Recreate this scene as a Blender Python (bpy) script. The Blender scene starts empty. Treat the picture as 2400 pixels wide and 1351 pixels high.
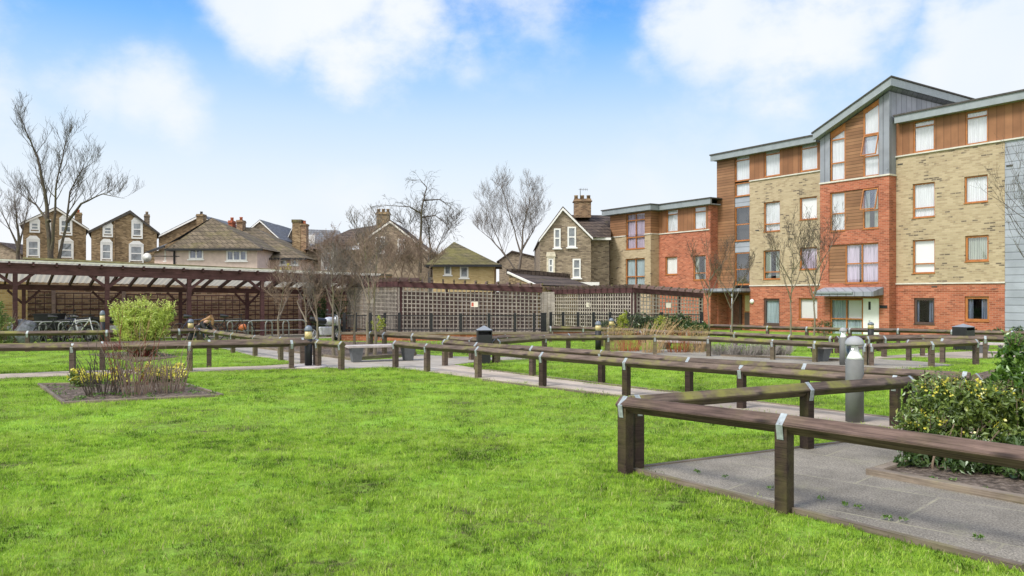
import bpy, math, random
from mathutils import Vector, Matrix, noise
R = math.radians
sc = bpy.context.scene
F, HOR, EYE = 1835.0, 693.0, 1.6       # lens in photo pixels, horizon row, eye height

# ---------------------------------------------------------------- camera, sky, sun
cam = bpy.data.cameras.new('camera'); camo = bpy.data.objects.new('camera', cam)
sc.collection.objects.link(camo); sc.camera = camo
camo.location = (0, 0, EYE); camo.rotation_euler = (R(90), 0, 0)
cam.sensor_width = 36; cam.lens = 36*F/2400; cam.shift_y = (HOR-675.5)/2400
cam.clip_start = .1; cam.clip_end = 3000
EXPO = 0.85
SUN_EL, SUN_AZ = 50, -125               # azimuth clockwise from +Y: from the left, a little behind the camera
sc.view_settings.view_transform = 'Standard'; sc.view_settings.look = 'None'
sc.view_settings.exposure = EXPO; sc.view_settings.gamma = 1
sun = bpy.data.lights.new('sun', 'SUN'); suno = bpy.data.objects.new('sun', sun)
sc.collection.objects.link(suno)
sun.energy = 2.0; sun.angle = R(16); sun.color = (1, .95, .87)
sd = Vector((math.sin(R(SUN_AZ))*math.cos(R(SUN_EL)), math.cos(R(SUN_AZ))*math.cos(R(SUN_EL)), math.sin(R(SUN_EL))))
suno.rotation_euler = (-sd).to_track_quat('-Z', 'Y').to_euler()

world = bpy.data.worlds.new('World'); sc.world = world; world.use_nodes = True
wn, wl = world.node_tree.nodes, world.node_tree.links
wn.clear()
def W(t, **k):
    n = wn.new(t)
    for a, b in k.items(): setattr(n, a, b)
    return n
def wmath(op, a, b=None, c=None):
    n = W('ShaderNodeMath', operation=op)
    for i, v in enumerate((a, b, c)):
        if v is None: continue
        if isinstance(v, (int, float)): n.inputs[i].default_value = v
        else: wl.new(v, n.inputs[i])
    return n.outputs[0]
def sky_nodes():
    out = W('ShaderNodeOutputWorld'); bg = W('ShaderNodeBackground')
    tc = W('ShaderNodeTexCoord'); d = tc.outputs['Generated']
    sky = W('ShaderNodeTexSky', sky_type='NISHITA', sun_disc=False)
    sky.sun_elevation = R(SUN_EL); sky.sun_rotation = R(SUN_AZ); sky.ozone_density = 3
    sep = W('ShaderNodeSeparateXYZ'); wl.new(d, sep.inputs[0])
    # pale band of haze near the horizon, clear blue higher up
    rp = W('ShaderNodeValToRGB'); cr = rp.color_ramp
    stops = [(0, (1.0, 1.0, 1.03)), (.08, (.95, .98, 1.03)), (.155, (.80, .91, 1.02)), (.215, (.62, .81, 1.02)), (.265, (.42, .68, 1.02)), (.31, (.23, .54, 1.02)), (.35, (.12, .42, 1.0)), (.45, (.10, .33, .95)), (1, (.10, .30, .85))]
    while len(cr.elements) < len(stops): cr.elements.new(.5)
    for e, (p, c) in zip(cr.elements, stops): e.position = p; e.color = (*c, 1)
    wl.new(sep.outputs[2], rp.inputs[0])
    k = 2**-EXPO
    sc1 = W('ShaderNodeMix', data_type='RGBA', blend_type='MULTIPLY'); sc1.inputs[0].default_value = 1
    wl.new(sky.outputs[0], sc1.inputs[6]); sc1.inputs[7].default_value = (.1, .1, .1, 1)
    sc2 = W('ShaderNodeMix', data_type='RGBA', blend_type='MULTIPLY'); sc2.inputs[0].default_value = 1
    wl.new(rp.outputs[0], sc2.inputs[6]); sc2.inputs[7].default_value = (k, k, k, 1)
    base = W('ShaderNodeMix', data_type='RGBA'); base.inputs[0].default_value = .95
    wl.new(sc1.outputs[2], base.inputs[6]); wl.new(sc2.outputs[2], base.inputs[7])
    # clouds: soft masses at given directions, broken up by noise
    mp = W('ShaderNodeMapping'); mp.inputs['Scale'].default_value = (1, 1, 1.5); wl.new(d, mp.inputs[0])
    nz = W('ShaderNodeTexNoise'); nz.inputs['Scale'].default_value = 7; nz.inputs['Detail'].default_value = 10; nz.inputs['Roughness'].default_value = .6
    wl.new(mp.outputs[0], nz.inputs[0])
    blobs = [(560,10,80,.8),(660,40,120,1),(780,20,150,1),(820,110,130,1),(930,80,130,1),(900,165,110,.7),(985,40,70,.9),(1070,130,80,.5),
             (90,60,90,.28),(150,160,90,.5),(240,205,90,.62),(350,215,100,.8),(420,270,80,.75),(450,310,60,.5),(90,20,90,.3),
             (1205,40,90,.34),(1510,140,90,.4),(1620,60,110,.9),(1720,60,150,1),(1820,110,150,1),(1940,70,150,1),(2040,30,110,.8),(1850,190,110,.7),(1700,170,110,.6),
             (2200,110,130,.5),(2330,60,160,.8),(2300,200,150,1),(2400,140,150,1),(2480,230,160,1),
             (790,520,130,.9),(880,500,90,.6),(1450,500,120,.7),(1700,330,160,.35),(1500,330,160,.25),(-400,200,300,.8),(2900,200,400,.9),(1200,-500,500,.7),(300,-700,400,.6),(2200,-600,400,.7)]
    tot = None
    for px, py, r, a in blobs:
        c = Vector(((px-1200)/F, 1, (HOR-py)/F)).normalized()
        vd = W('ShaderNodeVectorMath', operation='DISTANCE'); wl.new(d, vd.inputs[0]); vd.inputs[1].default_value = c
        mr = W('ShaderNodeMapRange', interpolation_type='SMOOTHSTEP')
        wl.new(vd.outputs['Value'], mr.inputs[0])
        mr.inputs[1].default_value = 1.7*r/F; mr.inputs[2].default_value = .1*r/F; mr.inputs[3].default_value = 0; mr.inputs[4].default_value = a
        tot = mr.outputs[0] if tot is None else wmath('MAXIMUM', tot, mr.outputs[0])
    # unseen cloud added behind the camera, brightened for fill light and window reflections
    bm = W('ShaderNodeMapRange', interpolation_type='SMOOTHSTEP'); wl.new(sep.outputs[1], bm.inputs[0])
    bm.inputs[1].default_value = .35; bm.inputs[2].default_value = -.15; bm.inputs[4].default_value = 1
    back = bm.outputs[0]
    tot = wmath('MAXIMUM', tot, back)
    s = wmath('ADD', tot, wmath('MULTIPLY', wmath('SUBTRACT', nz.outputs[0], .5), wmath('SUBTRACT', 1.9, wmath('MULTIPLY', back, 1.6))))
    s = wmath('MULTIPLY', s, wmath('GREATER_THAN', tot, .0001))
    mr = W('ShaderNodeMapRange', interpolation_type='SMOOTHSTEP'); wl.new(s, mr.inputs[0])
    mr.inputs[1].default_value = .14; mr.inputs[2].default_value = .95; mr.inputs[4].default_value = 1
    soft = wmath('MULTIPLY', mr.outputs[0], wmath('MINIMUM', wmath('MULTIPLY', tot, 2.2), 1.0))
    cl = W('ShaderNodeMix', data_type='RGBA'); wl.new(soft, cl.inputs[0])
    wl.new(base.outputs[2], cl.inputs[6])
    n2 = W('ShaderNodeTexNoise'); n2.inputs['Scale'].default_value = 4; n2.inputs['Detail'].default_value = 3; wl.new(d, n2.inputs[0])
    cc = W('ShaderNodeMix', data_type='RGBA'); wl.new(n2.outputs[0], cc.inputs[0])
    cc.inputs[6].default_value = (.70*k, .84*k, 1.0*k, 1); cc.inputs[7].default_value = (1.08*k, 1.06*k, 1.04*k, 1)
    bb_ = W('ShaderNodeMix', data_type='RGBA'); wl.new(back, bb_.inputs[0]); wl.new(cc.outputs[2], bb_.inputs[6]); bb_.inputs[7].default_value = (1.4*k, 1.4*k, 1.4*k, 1)
    wl.new(bb_.outputs[2], cl.inputs[7])
    wl.new(cl.outputs[2], bg.inputs[0]); bg.inputs[1].default_value = 1
    wl.new(bg.outputs[0], out.inputs[0])
sky_nodes()
sc.cycles.max_bounces = 6; sc.cycles.diffuse_bounces = 3; sc.cycles.glossy_bounces = 3
sc.cycles.transparent_max_bounces = 8; sc.cycles.transmission_bounces = 2; sc.cycles.use_denoising = True
sc.cycles.caustics_reflective = False; sc.cycles.caustics_refractive = False

# ---------------------------------------------------------------- positions
def gz(Y): return -min(max(0, Y-26), 30)*.018           # the garden falls a little towards the buildings
def G(px, py):                                          # point of the level lawn
    Y = EYE*F/(py-HOR); return Vector(((px-1200)/F*Y, Y, 0))
def P(px, py, Y): return Vector(((px-1200)/F*Y, Y, EYE-(py-HOR)/F*Y))

# ---------------------------------------------------------------- materials
MATS = {}
class NT:
    def __init__(s, name):
        s.m = bpy.data.materials.new(name); s.m.use_nodes = True
        s.n = s.m.node_tree.nodes; s.l = s.m.node_tree.links
        s.b = s.n['Principled BSDF']; MATS[name] = s.m
    def new(s, t, **k):
        n = s.n.new(t)
        for a, b in k.items(): setattr(n, a, b)
        return n
    def set(s, sock, v):
        if hasattr(v, 'is_output') or isinstance(v, bpy.types.NodeSocket): s.l.new(v, sock)
        elif isinstance(v, (tuple, list)) and len(v) == 3 and sock.type == 'RGBA': sock.default_value = (*v, 1)
        else: sock.default_value = v
    def coord(s, scale=(1, 1, 1), kind='Object'):
        tc = s.new('ShaderNodeTexCoord'); mp = s.new('ShaderNodeMapping'); mp.inputs['Scale'].default_value = scale
        s.l.new(tc.outputs[kind], mp.inputs[0]); return mp.outputs[0]
    def world(s, scale=(1, 1, 1)):
        g = s.new('ShaderNodeNewGeometry'); mp = s.new('ShaderNodeMapping'); mp.inputs['Scale'].default_value = scale
        s.l.new(g.outputs['Position'], mp.inputs[0]); return mp.outputs[0]
    def noise(s, vec, scale, detail=4, rough=.6):
        n = s.new('ShaderNodeTexNoise'); s.l.new(vec, n.inputs[0])
        n.inputs['Scale'].default_value = scale; n.inputs['Detail'].default_value = detail; n.inputs['Roughness'].default_value = rough
        return n.outputs[0]
    def ramp(s, fac, stops, interp='LINEAR'):
        r = s.new('ShaderNodeValToRGB'); cr = r.color_ramp; cr.interpolation = interp
        while len(cr.elements) < len(stops): cr.elements.new(.5)
        for e, (p, c) in zip(cr.elements, stops):
            e.position = p; e.color = (*c, 1) if isinstance(c, tuple) else (c, c, c, 1)
        s.l.new(fac, r.inputs[0]); return r.outputs[0]
    def mix(s, fac, a, b, blend='MIX'):
        n = s.new('ShaderNodeMix', data_type='RGBA', blend_type=blend)
        s.set(n.inputs[0], fac); s.set(n.inputs[6], a); s.set(n.inputs[7], b); return n.outputs[2]
    def math(s, op, a, b=0.0):
        n = s.new('ShaderNodeMath', operation=op); s.set(n.inputs[0], a); s.set(n.inputs[1], b); return n.outputs[0]
    def bump(s, h, strength=.3, dist=.01):
        n = s.new('ShaderNodeBump'); n.inputs['Strength'].default_value = strength; n.inputs['Distance'].default_value = dist
        s.l.new(h, n.inputs['Height']); s.l.new(n.outputs[0], s.b.inputs['Normal'])
    def fin(s, col, rough=.7, metal=0, spec=None):
        s.set(s.b.inputs['Base Color'], col); s.set(s.b.inputs['Roughness'], rough); s.b.inputs['Metallic'].default_value = metal
        if spec is not None: s.b.inputs['Specular IOR Level'].default_value = spec
        return s.m

def plain(name, col, rough=.6, metal=0, var=.25, scale=6, bump=0, spec=None):
    t = NT(name); v = t.coord(); n = t.noise(v, scale, 5)
    lo = tuple(c*(1-var) for c in col); hi = tuple(min(1, c*(1+var)) for c in col)
    c = t.ramp(n, [(.3, lo), (.7, hi)])
    if bump: t.bump(t.noise(v, scale*6, 3), bump)
    return t.fin(c, rough, metal, spec)
def wallvec(t):
    tc = t.new('ShaderNodeTexCoord'); sp = t.new('ShaderNodeSeparateXYZ'); t.l.new(tc.outputs['Object'], sp.inputs[0])
    cb = t.new('ShaderNodeCombineXYZ'); t.l.new(t.math('ADD', sp.outputs[0], sp.outputs[1]), cb.inputs[0]); t.l.new(sp.outputs[2], cb.inputs[1])
    return cb.outputs[0], sp
def brick(name, stops, mortar, bw=.225, bh=.075, ms=.010, dirt=.25):
    t = NT(name); v, sp = wallvec(t)
    b = t.new('ShaderNodeTexBrick'); t.l.new(v, b.inputs[0])
    b.inputs['Color1'].default_value = (0, 0, 0, 1); b.inputs['Color2'].default_value = (1, 1, 1, 1)
    b.inputs['Mortar'].default_value = (.5, .5, .5, 1); b.inputs['Scale'].default_value = 1
    b.inputs['Mortar Size'].default_value = ms; b.inputs['Brick Width'].default_value = bw; b.inputs['Row Height'].default_value = bh
    b.inputs['Mortar Smooth'].default_value = .2
    big = t.noise(v, 1.1, 4)
    fac = t.math('ADD', b.outputs['Color'], t.math('MULTIPLY', t.math('SUBTRACT', big, .5), .95))
    c = t.ramp(fac, stops)
    c = t.mix(b.outputs['Fac'], c, mortar)
    st = t.ramp(t.noise(v, .5, 6), [(.3, 1-dirt), (.65, 1.0)])
    c = t.mix(1.0, c, st, 'MULTIPLY')
    t.bump(t.math('SUBTRACT', 1, b.outputs['Fac']), .4, .008)
    return t.fin(c, .85, spec=.2)
brick('yellow brick', [(0, (.15, .12, .09)), (.05, (.21, .17, .12)), (.10, (.36, .28, .18)), (.5, (.44, .355, .23)), (1, (.50, .41, .275))], (.44, .365, .26), dirt=.1)
brick('orange red brick', [(0, (.27, .085, .05)), (.4, (.41, .125, .07)), (.8, (.49, .16, .09)), (1, (.54, .21, .125))], (.45, .24, .165), dirt=.22)
brick('brown stock brick', [(0, (.14, .09, .05)), (.4, (.30, .205, .11)), (.8, (.40, .28, .155)), (1, (.48, .35, .21))], (.25, .20, .14), dirt=.35)
brick('greyish brown brick', [(0, (.17, .13, .10)), (.4, (.31, .245, .175)), (.8, (.40, .32, .23)), (1, (.46, .375, .28))], (.27, .23, .18), dirt=.3)
brick('dark garden wall brick', [(0, (.11, .065, .04)), (.4, (.27, .155, .09)), (.8, (.37, .235, .14)), (1, (.48, .33, .2))], (.36, .28, .2), dirt=.3)
brick('buff wall brick', [(0, (.28, .17, .07)), (.4, (.40, .26, .11)), (1, (.50, .34, .16))], (.40, .31, .19), dirt=.3)
brick('yellow stock render', [(0, (.46, .33, .16)), (.5, (.58, .44, .22)), (1, (.62, .49, .27))], (.56, .44, .25), dirt=.2)
def cladding(name, c0, c1, step, vertical=False, line=.35):
    t = NT(name); v, sp = wallvec(t); s2 = t.new('ShaderNodeSeparateXYZ'); t.l.new(v, s2.inputs[0])
    ax = s2.outputs[0] if vertical else s2.outputs[1]
    q = t.math('DIVIDE', ax, step); fl = t.math('FLOOR', q); fr = t.math('SUBTRACT', q, fl)
    w = t.new('ShaderNodeTexWhiteNoise', noise_dimensions='1D'); t.l.new(fl, w.inputs['W'])
    mp = t.new('ShaderNodeMapping'); mp.inputs['Scale'].default_value = (30, 2, 1) if vertical else (2, 30, 1); t.l.new(v, mp.inputs[0])
    g = t.noise(mp.outputs[0], 1.0, 4)
    fac = t.math('ADD', t.math('MULTIPLY', w.outputs[0], .6), t.math('MULTIPLY', g, .4))
    c = t.ramp(fac, [(.1, c0), (.9, c1)])
    gap = t.ramp(fr, [(0, line), (.06, line), (.12, 1.0), (.93, 1.0), (1, line)])
    c = t.mix(1.0, c, gap, 'MULTIPLY')
    st = t.ramp(t.noise(v, .8, 5), [(.3, .72), (.6, 1.0)]); c = t.mix(1.0, c, st, 'MULTIPLY')
    t.bump(gap, .6, .02)
    return t.fin(c, .6, spec=.3)
cladding('cedar boarding', (.23, .115, .06), (.37, .20, .105), .15)
cladding('cedar panel', (.22, .10, .05), (.36, .175, .088), .30, True, .75)
cladding('slate grey boarding', (.33, .36, .42), (.39, .42, .485), .30, line=.6)
cladding('zinc sheet', (.26, .28, .325), (.34, .36, .41), .42, True, .6)
plain('steel fascia', (.29, .325, .345), .45, .2, .12, 3)
plain('stone ledge', (.60, .58, .52), .8, 0, .15, 4)
plain('dark roof felt', (.07, .065, .06), .9, 0, .3, 5)
plain('oak frame', (.40, .155, .045), .5, 0, .25, 5)
plain('dark brown frame', (.085, .055, .045), .5, 0, .2, 5)
plain('white frame', (.80, .80, .79), .45, 0, .06, 5)
plain('white door', (.82, .83, .84), .4, 0, .05, 3)
plain('pale stone surround', (.72, .70, .65), .7, 0, .12, 5)
plain('dim room', (.20, .22, .24), .9, 0, .6, 2); plain('dark interior', (.03, .03, .032), .9)  # room darkness put into the colour of the sheets behind windows
plain('cream render', (.62, .51, .45), .9, 0, .12, 3, .2)
plain('pink render', (.60, .47, .41), .9, 0, .12, 3, .2)
def rooftile(name, c0, c1, moss, row=.22, mossamt=.5):
    t = NT(name); v, sp = wallvec(t)
    b = t.new('ShaderNodeTexBrick'); t.l.new(v, b.inputs[0])
    b.inputs['Color1'].default_value = (*c0, 1); b.inputs['Color2'].default_value = (*c1, 1); b.inputs['Mortar'].default_value = tuple(x*.35 for x in c0)+(1,)
    b.inputs['Scale'].default_value = 1; b.inputs['Mortar Size'].default_value = .02; b.inputs['Brick Width'].default_value = .34; b.inputs['Row Height'].default_value = row
    n = t.ramp(t.noise(t.coord(), .9, 6), [(.62-mossamt*.25, 0.0), (.75-mossamt*.1, .75)])
    c = t.mix(n, b.outputs['Color'], moss)
    n2 = t.ramp(t.noise(t.coord(), 5, 6), [(.3, .7), (.7, 1.15)]); c = t.mix(1.0, c, n2, 'MULTIPLY')
    t.bump(b.outputs['Fac'], .5, .02); return t.fin(c, .85, spec=.2)
rooftile('brown roof tile', (.115, .092, .062), (.20, .16, .11), (.16, .14, .06), row=.3)
rooftile('dark roof tile', (.075, .058, .05), (.12, .092, .075), (.16, .13, .05), mossamt=.25)
rooftile('mossy roof tile', (.11, .095, .06), (.165, .14, .085), (.17, .155, .05), mossamt=1.1)
rooftile('grey slate', (.15, .16, .18), (.21, .22, .25), (.14, .14, .09), mossamt=.2)
def curtain(name, c, fold=28, amp=.35):
    t = NT(name); v, sp = wallvec(t); s2 = t.new('ShaderNodeSeparateXYZ'); t.l.new(v, s2.inputs[0])
    n = t.noise(t.coord((fold*.3, fold*.3, .3)), 3, 2)
    lo = tuple(x*(1-amp) for x in c)  # shade of the folds put into the colour as darker streaks
    return t.fin(t.ramp(n, [(.35, lo), (.6, c)]), .9)
curtain('white blind', (.86, .86, .87), 1, .02); curtain('net curtain', (.78, .80, .85), 28, .18); curtain('lilac curtain', (.62, .53, .68), 28, .45)
curtain('blue curtain', (.22, .26, .38), 28, .8); curtain('green curtain', (.42, .47, .40), 28, .5); curtain('pale blue curtain', (.50, .62, .68), 28, .4)
def glass(name='window glass', refl=.16, mul=1.2):
    t = NT(name); t.n.remove(t.b)
    tr = t.new('ShaderNodeBsdfTransparent'); tr.inputs[0].default_value = (.99, 1, 1, 1)
    gl = t.new('ShaderNodeBsdfGlossy'); gl.inputs[0].default_value = (.95, .97, 1, 1); gl.inputs['Roughness'].default_value = .02
    fr = t.new('ShaderNodeLayerWeight'); fr.inputs[0].default_value = .5
    f = t.math('ADD', t.math('MULTIPLY', t.math('POWER', fr.outputs['Facing'], 4.0), mul*.6), refl)
    n = t.new('ShaderNodeBump'); n.inputs['Strength'].default_value = .12; n.inputs['Distance'].default_value = .02
    t.l.new(t.noise(t.coord(), .9, 1), n.inputs['Height']); t.l.new(n.outputs[0], gl.inputs['Normal'])
    mx = t.new('ShaderNodeMixShader'); t.l.new(f, mx.inputs[0]); t.l.new(tr.outputs[0], mx.inputs[1]); t.l.new(gl.outputs[0], mx.inputs[2])
    t.l.new(mx.outputs[0], t.n['Material Output'].inputs[0])
glass(); glass('lantern glass', .07, .7); glass('old window glass', .08, 1.2)
def timber(name, c0, c1, moss=0.0, rough=.75, knots=True):
    t = NT(name); v = t.coord((1.2, 22, 22)); g = t.noise(v, 2.2, 6, .65)
    gm = t.new('ShaderNodeNewGeometry'); oi = t.new('ShaderNodeObjectInfo')
    cr2 = t.noise(t.coord((.8, 60, 60)), 1.5, 4, .7); g = t.math('ADD', t.math('MULTIPLY', g, .6), t.math('MULTIPLY', cr2, .4))
    c = t.ramp(g, [(.36, c0), (.62, c1)])
    c = t.mix(1.0, c, t.ramp(t.noise(t.coord((1, 2, 2)), 2.2, 5, .7), [(.3, .6), (.62, 1.15)]), 'MULTIPLY')
    if knots:
        vo = t.new('ShaderNodeTexVoronoi'); t.l.new(t.coord((1.9, 8, 8)), vo.inputs[0]); vo.inputs['Scale'].default_value = 1.2
        k = t.ramp(vo.outputs['Distance'], [(0, .15), (.12, .35), (.24, 1.0)]); c = t.mix(1.0, c, k, 'MULTIPLY')
    ck = t.ramp(t.noise(t.coord((.9, 110, 110)), 1.0, 2, .5), [(.30, .35), (.36, 1.0)]); c = t.mix(1.0, c, ck, 'MULTIPLY')
    ov = t.ramp(oi.outputs['Random'], [(0, .8), (1, 1.15)]); c = t.mix(1.0, c, ov, 'MULTIPLY')
    if moss:
        m = t.ramp(t.noise(t.world(), 2.6, 6), [(.5, 0.0), (.68, moss)])
        s = t.new('ShaderNodeSeparateXYZ'); t.l.new(gm.outputs['Normal'], s.inputs[0])
        m = t.math('MULTIPLY', m, t.ramp(s.outputs[2], [(.2, .35), (.6, 1.0)]))
        c = t.mix(m, c, (.20, .20, .045))
    t.bump(g, .5, .006); return t.fin(c, rough, spec=.25)
timber('weathered timber', (.055, .038, .030), (.175, .132, .108), .8)
timber('stained timber', (.045, .028, .023), (.155, .105, .088), .12)
timber('post timber', (.022, .014, .011), (.068, .045, .036), .6, knots=False)
timber('mossy timber', (.075, .058, .04), (.19, .155, .11), 1.0)
timber('maroon timber', (.055, .024, .026), (.115, .055, .058), .0, knots=False)
timber('plum grey timber', (.15, .095, .088), (.27, .185, .17), .3, knots=False)
timber('grey lattice timber', (.31, .275, .24), (.52, .47, .42), .15, knots=False)
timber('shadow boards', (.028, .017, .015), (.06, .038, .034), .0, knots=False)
timber('kerb timber', (.13, .105, .08), (.25, .205, .16), .4, knots=False)
plain('galvanised strap', (.34, .38, .395), .5, .3, .3, 25)
plain('galvanised tube', (.27, .28, .28), .5, .4, .15, 12)
plain('grey bollard paint', (.17, .175, .18), .75, 0, .1, 9, .05)
plain('bollard cap grey', (.31, .32, .34), .65, 0, .1, 9)
plain('white reflector', (.85, .86, .86), .35, 0, .02)
plain('black powder coat', (.010, .011, .014), .6, 0, .2, 9)
plain('cream lens', (.55, .45, .22), .3, 0, .15, 9)
plain('blue grey cap', (.14, .17, .21), .4, 0, .1, 9)
plain('black plastic', (.016, .017, .019), .45, 0, .2, 5)
plain('grey plastic lid', (.22, .24, .27), .5, 0, .15, 5)
plain('bench slab', (.42, .38, .37), .8, 0, .2, 6)
plain('bench leg concrete', (.12, .13, .14), .8, 0, .25, 6)
plain('dark blue paint', (.03, .035, .08), .3); plain('silver paint', (.55, .56, .58), .3, .3); plain('grey cover fabric', (.15, .16, .19), .9, 0, .5, 9, .5)
plain('rubber', (.02, .02, .02), .8); plain('orange plastic', (.45, .13, .04), .5)
plain('skin', (.55, .34, .25), .6); plain('brown hair', (.30, .17, .08), .7, 0, .5, 40); plain('black jacket', (.018, .018, .022), .85)
plain('blue jeans', (.05, .07, .14), .9); plain('pink fabric', (.6, .3, .3), .8)
plain('red terracotta', (.40, .12, .06), .8, 0, .2, 8)
plain('cream surround', (.66, .60, .48), .7)
plain('notice paper', (.82, .78, .66), .7, 0, .05)
plain('notice red', (.55, .12, .08), .7)
plain('dish white', (.6, .6, .6), .5)
t = NT('corrugated sheet'); t.n.remove(t.b)
d_ = t.new('ShaderNodeBsdfDiffuse'); d_.inputs[0].default_value = (.26, .245, .215, 1); tr_ = t.new('ShaderNodeBsdfTranslucent'); tr_.inputs[0].default_value = (.44, .41, .34, 1)
mx_ = t.new('ShaderNodeMixShader'); mx_.inputs[0].default_value = .7; t.l.new(d_.outputs[0], mx_.inputs[1]); t.l.new(tr_.outputs[0], mx_.inputs[2]); t.l.new(mx_.outputs[0], t.n['Material Output'].inputs[0])
# bark
def bark(name, c0, c1, moss=(.12, .14, .03), ma=.5):
    t = NT(name); v = t.coord(); c = t.ramp(t.noise(t.coord((6, 6, 2)), 3, 5), [(.3, c0), (.7, c1)])
    m = t.ramp(t.noise(v, 1.3, 4), [(.45, 0.0), (.65, ma)]); c = t.mix(m, c, moss)
    return t.fin(c, .9, spec=.1)
bark('dark bark', (.055, .045, .038), (.12, .10, .085), ma=.25); bark('pale bark', (.15, .125, .10), (.26, .22, .18), (.16, .18, .05), .7)
bark('brown twig', (.17, .12, .09), (.31, .235, .19), ma=.1); bark('grey twig', (.13, .11, .10), (.22, .19, .17), ma=.1)
bark('red stem', (.13, .035, .03), (.22, .06, .045), ma=0); bark('tan stem', (.30, .20, .10), (.48, .34, .19), ma=.1)
bark('rust stem', (.28, .10, .05), (.42, .18, .09), ma=0); bark('lavender stem', (.22, .20, .19), (.36, .33, .31), ma=.05)
def leaf(name, c0, c1, c2=None, trans=.35, scale=3.0):
    t = NT(name); t.n.remove(t.b)
    gi = t.new('ShaderNodeNewGeometry'); n = t.noise(t.world(), scale, 4)
    f = t.math('ADD', t.math('MULTIPLY', gi.outputs['Random Per Island'], .55), t.math('MULTIPLY', n, .45))
    c = t.ramp(f, [(.2, c0), (.75, c1)] + ([(.9, c2)] if c2 else []))
    d = t.new('ShaderNodeBsdfDiffuse'); t.l.new(c, d.inputs[0]); tr = t.new('ShaderNodeBsdfTranslucent'); t.l.new(c, tr.inputs[0])
    gl = t.new('ShaderNodeBsdfGlossy'); gl.inputs['Roughness'].default_value = .35; gl.inputs[0].default_value = (.8, .9, .8, 1)
    m1 = t.new('ShaderNodeMixShader'); m1.inputs[0].default_value = trans; t.l.new(d.outputs[0], m1.inputs[1]); t.l.new(tr.outputs[0], m1.inputs[2])
    m2 = t.new('ShaderNodeMixShader'); m2.inputs[0].default_value = .06; t.l.new(m1.outputs[0], m2.inputs[1]); t.l.new(gl.outputs[0], m2.inputs[2])
    t.l.new(m2.outputs[0], t.n['Material Output'].inputs[0]); return t.m
leaf('bamboo leaf', (.36, .46, .07), (.58, .68, .16), (.72, .78, .3)); leaf('dark evergreen leaf', (.03, .065, .015), (.09, .15, .035), (.18, .24, .07))
leaf('grey evergreen leaf', (.055, .085, .04), (.13, .175, .08), (.22, .26, .14)); leaf('fresh leaf', (.04, .10, .012), (.15, .28, .035), (.34, .48, .10))
leaf('yellow flower', (.66, .58, .05), (.80, .75, .12), trans=.4); leaf('yellow green leaf', (.22, .28, .03), (.46, .48, .06), (.62, .6, .1))
leaf('mid green leaf', (.05, .09, .02), (.22, .30, .06), (.55, .56, .12)); leaf('ivy leaf', (.02, .05, .012), (.06, .12, .025), (.12, .2, .05))
leaf('dry seed', (.30, .22, .08), (.50, .38, .15), (.55, .48, .2)); leaf('bright yellow leaf', (.45, .42, .03), (.68, .62, .06), (.8, .75, .12))
# grass blades: patches of lime, mid green and dry
t = NT('grass blade'); t.n.remove(t.b)
gi = t.new('ShaderNodeNewGeometry'); oi = t.new('ShaderNodeObjectInfo')
n1 = t.noise(t.world(), 1.1, 6, .7); n2 = t.noise(t.world(), 5.5, 5, .65)
f = t.math('ADD', t.math('MULTIPLY', n1, .5), t.math('ADD', t.math('MULTIPLY', n2, .42), t.math('MULTIPLY', oi.outputs['Random'], .12)))
c = t.ramp(f, [(.40, (.045, .085, .02)), (.45, (.14, .255, .03)), (.505, (.29, .46, .05)), (.57, (.41, .585, .08)), (.64, (.48, .64, .15))])
n3 = t.ramp(t.noise(t.world(), 9, 5, .7), [(.35, .4), (.43, .95), (.7, 1.12)]); c = t.mix(1.0, c, n3, 'MULTIPLY'); n4 = t.ramp(t.noise(t.world(), .35, 3), [(.35, .85), (.65, 1.12)]); c = t.mix(1.0, c, n4, 'MULTIPLY')
dry = t.ramp(gi.outputs['Random Per Island'], [(.89, 0.0), (.95, .75)]); c = t.mix(dry, c, (.50, .45, .24))
d = t.new('ShaderNodeBsdfDiffuse'); t.l.new(c, d.inputs[0]); tr = t.new('ShaderNodeBsdfTranslucent'); t.l.new(c, tr.inputs[0])
m1 = t.new('ShaderNodeMixShader'); m1.inputs[0].default_value = .4; t.l.new(d.outputs[0], m1.inputs[1]); t.l.new(tr.outputs[0], m1.inputs[2]); t.l.new(m1.outputs[0], t.n['Material Output'].inputs[0])
t = NT('lawn soil'); n1 = t.noise(t.world(), 1.0, 5, .65); n2 = t.noise(t.world(), 14, 5)
c = t.ramp(t.math('ADD', t.math('MULTIPLY', n1, .6), t.math('MULTIPLY', n2, .4)), [(.38, (.09, .075, .045)), (.44, (.14, .20, .035)), (.6, (.24, .42, .05))])
t.bump(n2, .8, .03); t.fin(c, .95, spec=.1)
t = NT('bed soil'); n = t.noise(t.world(), 16, 8, .75); c = t.ramp(n, [(.36, (.05, .04, .032)), (.5, (.15, .12, .098)), (.64, (.32, .26, .21))]); t.bump(n, 1, .05); t.fin(c, .95, spec=.1)
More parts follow.
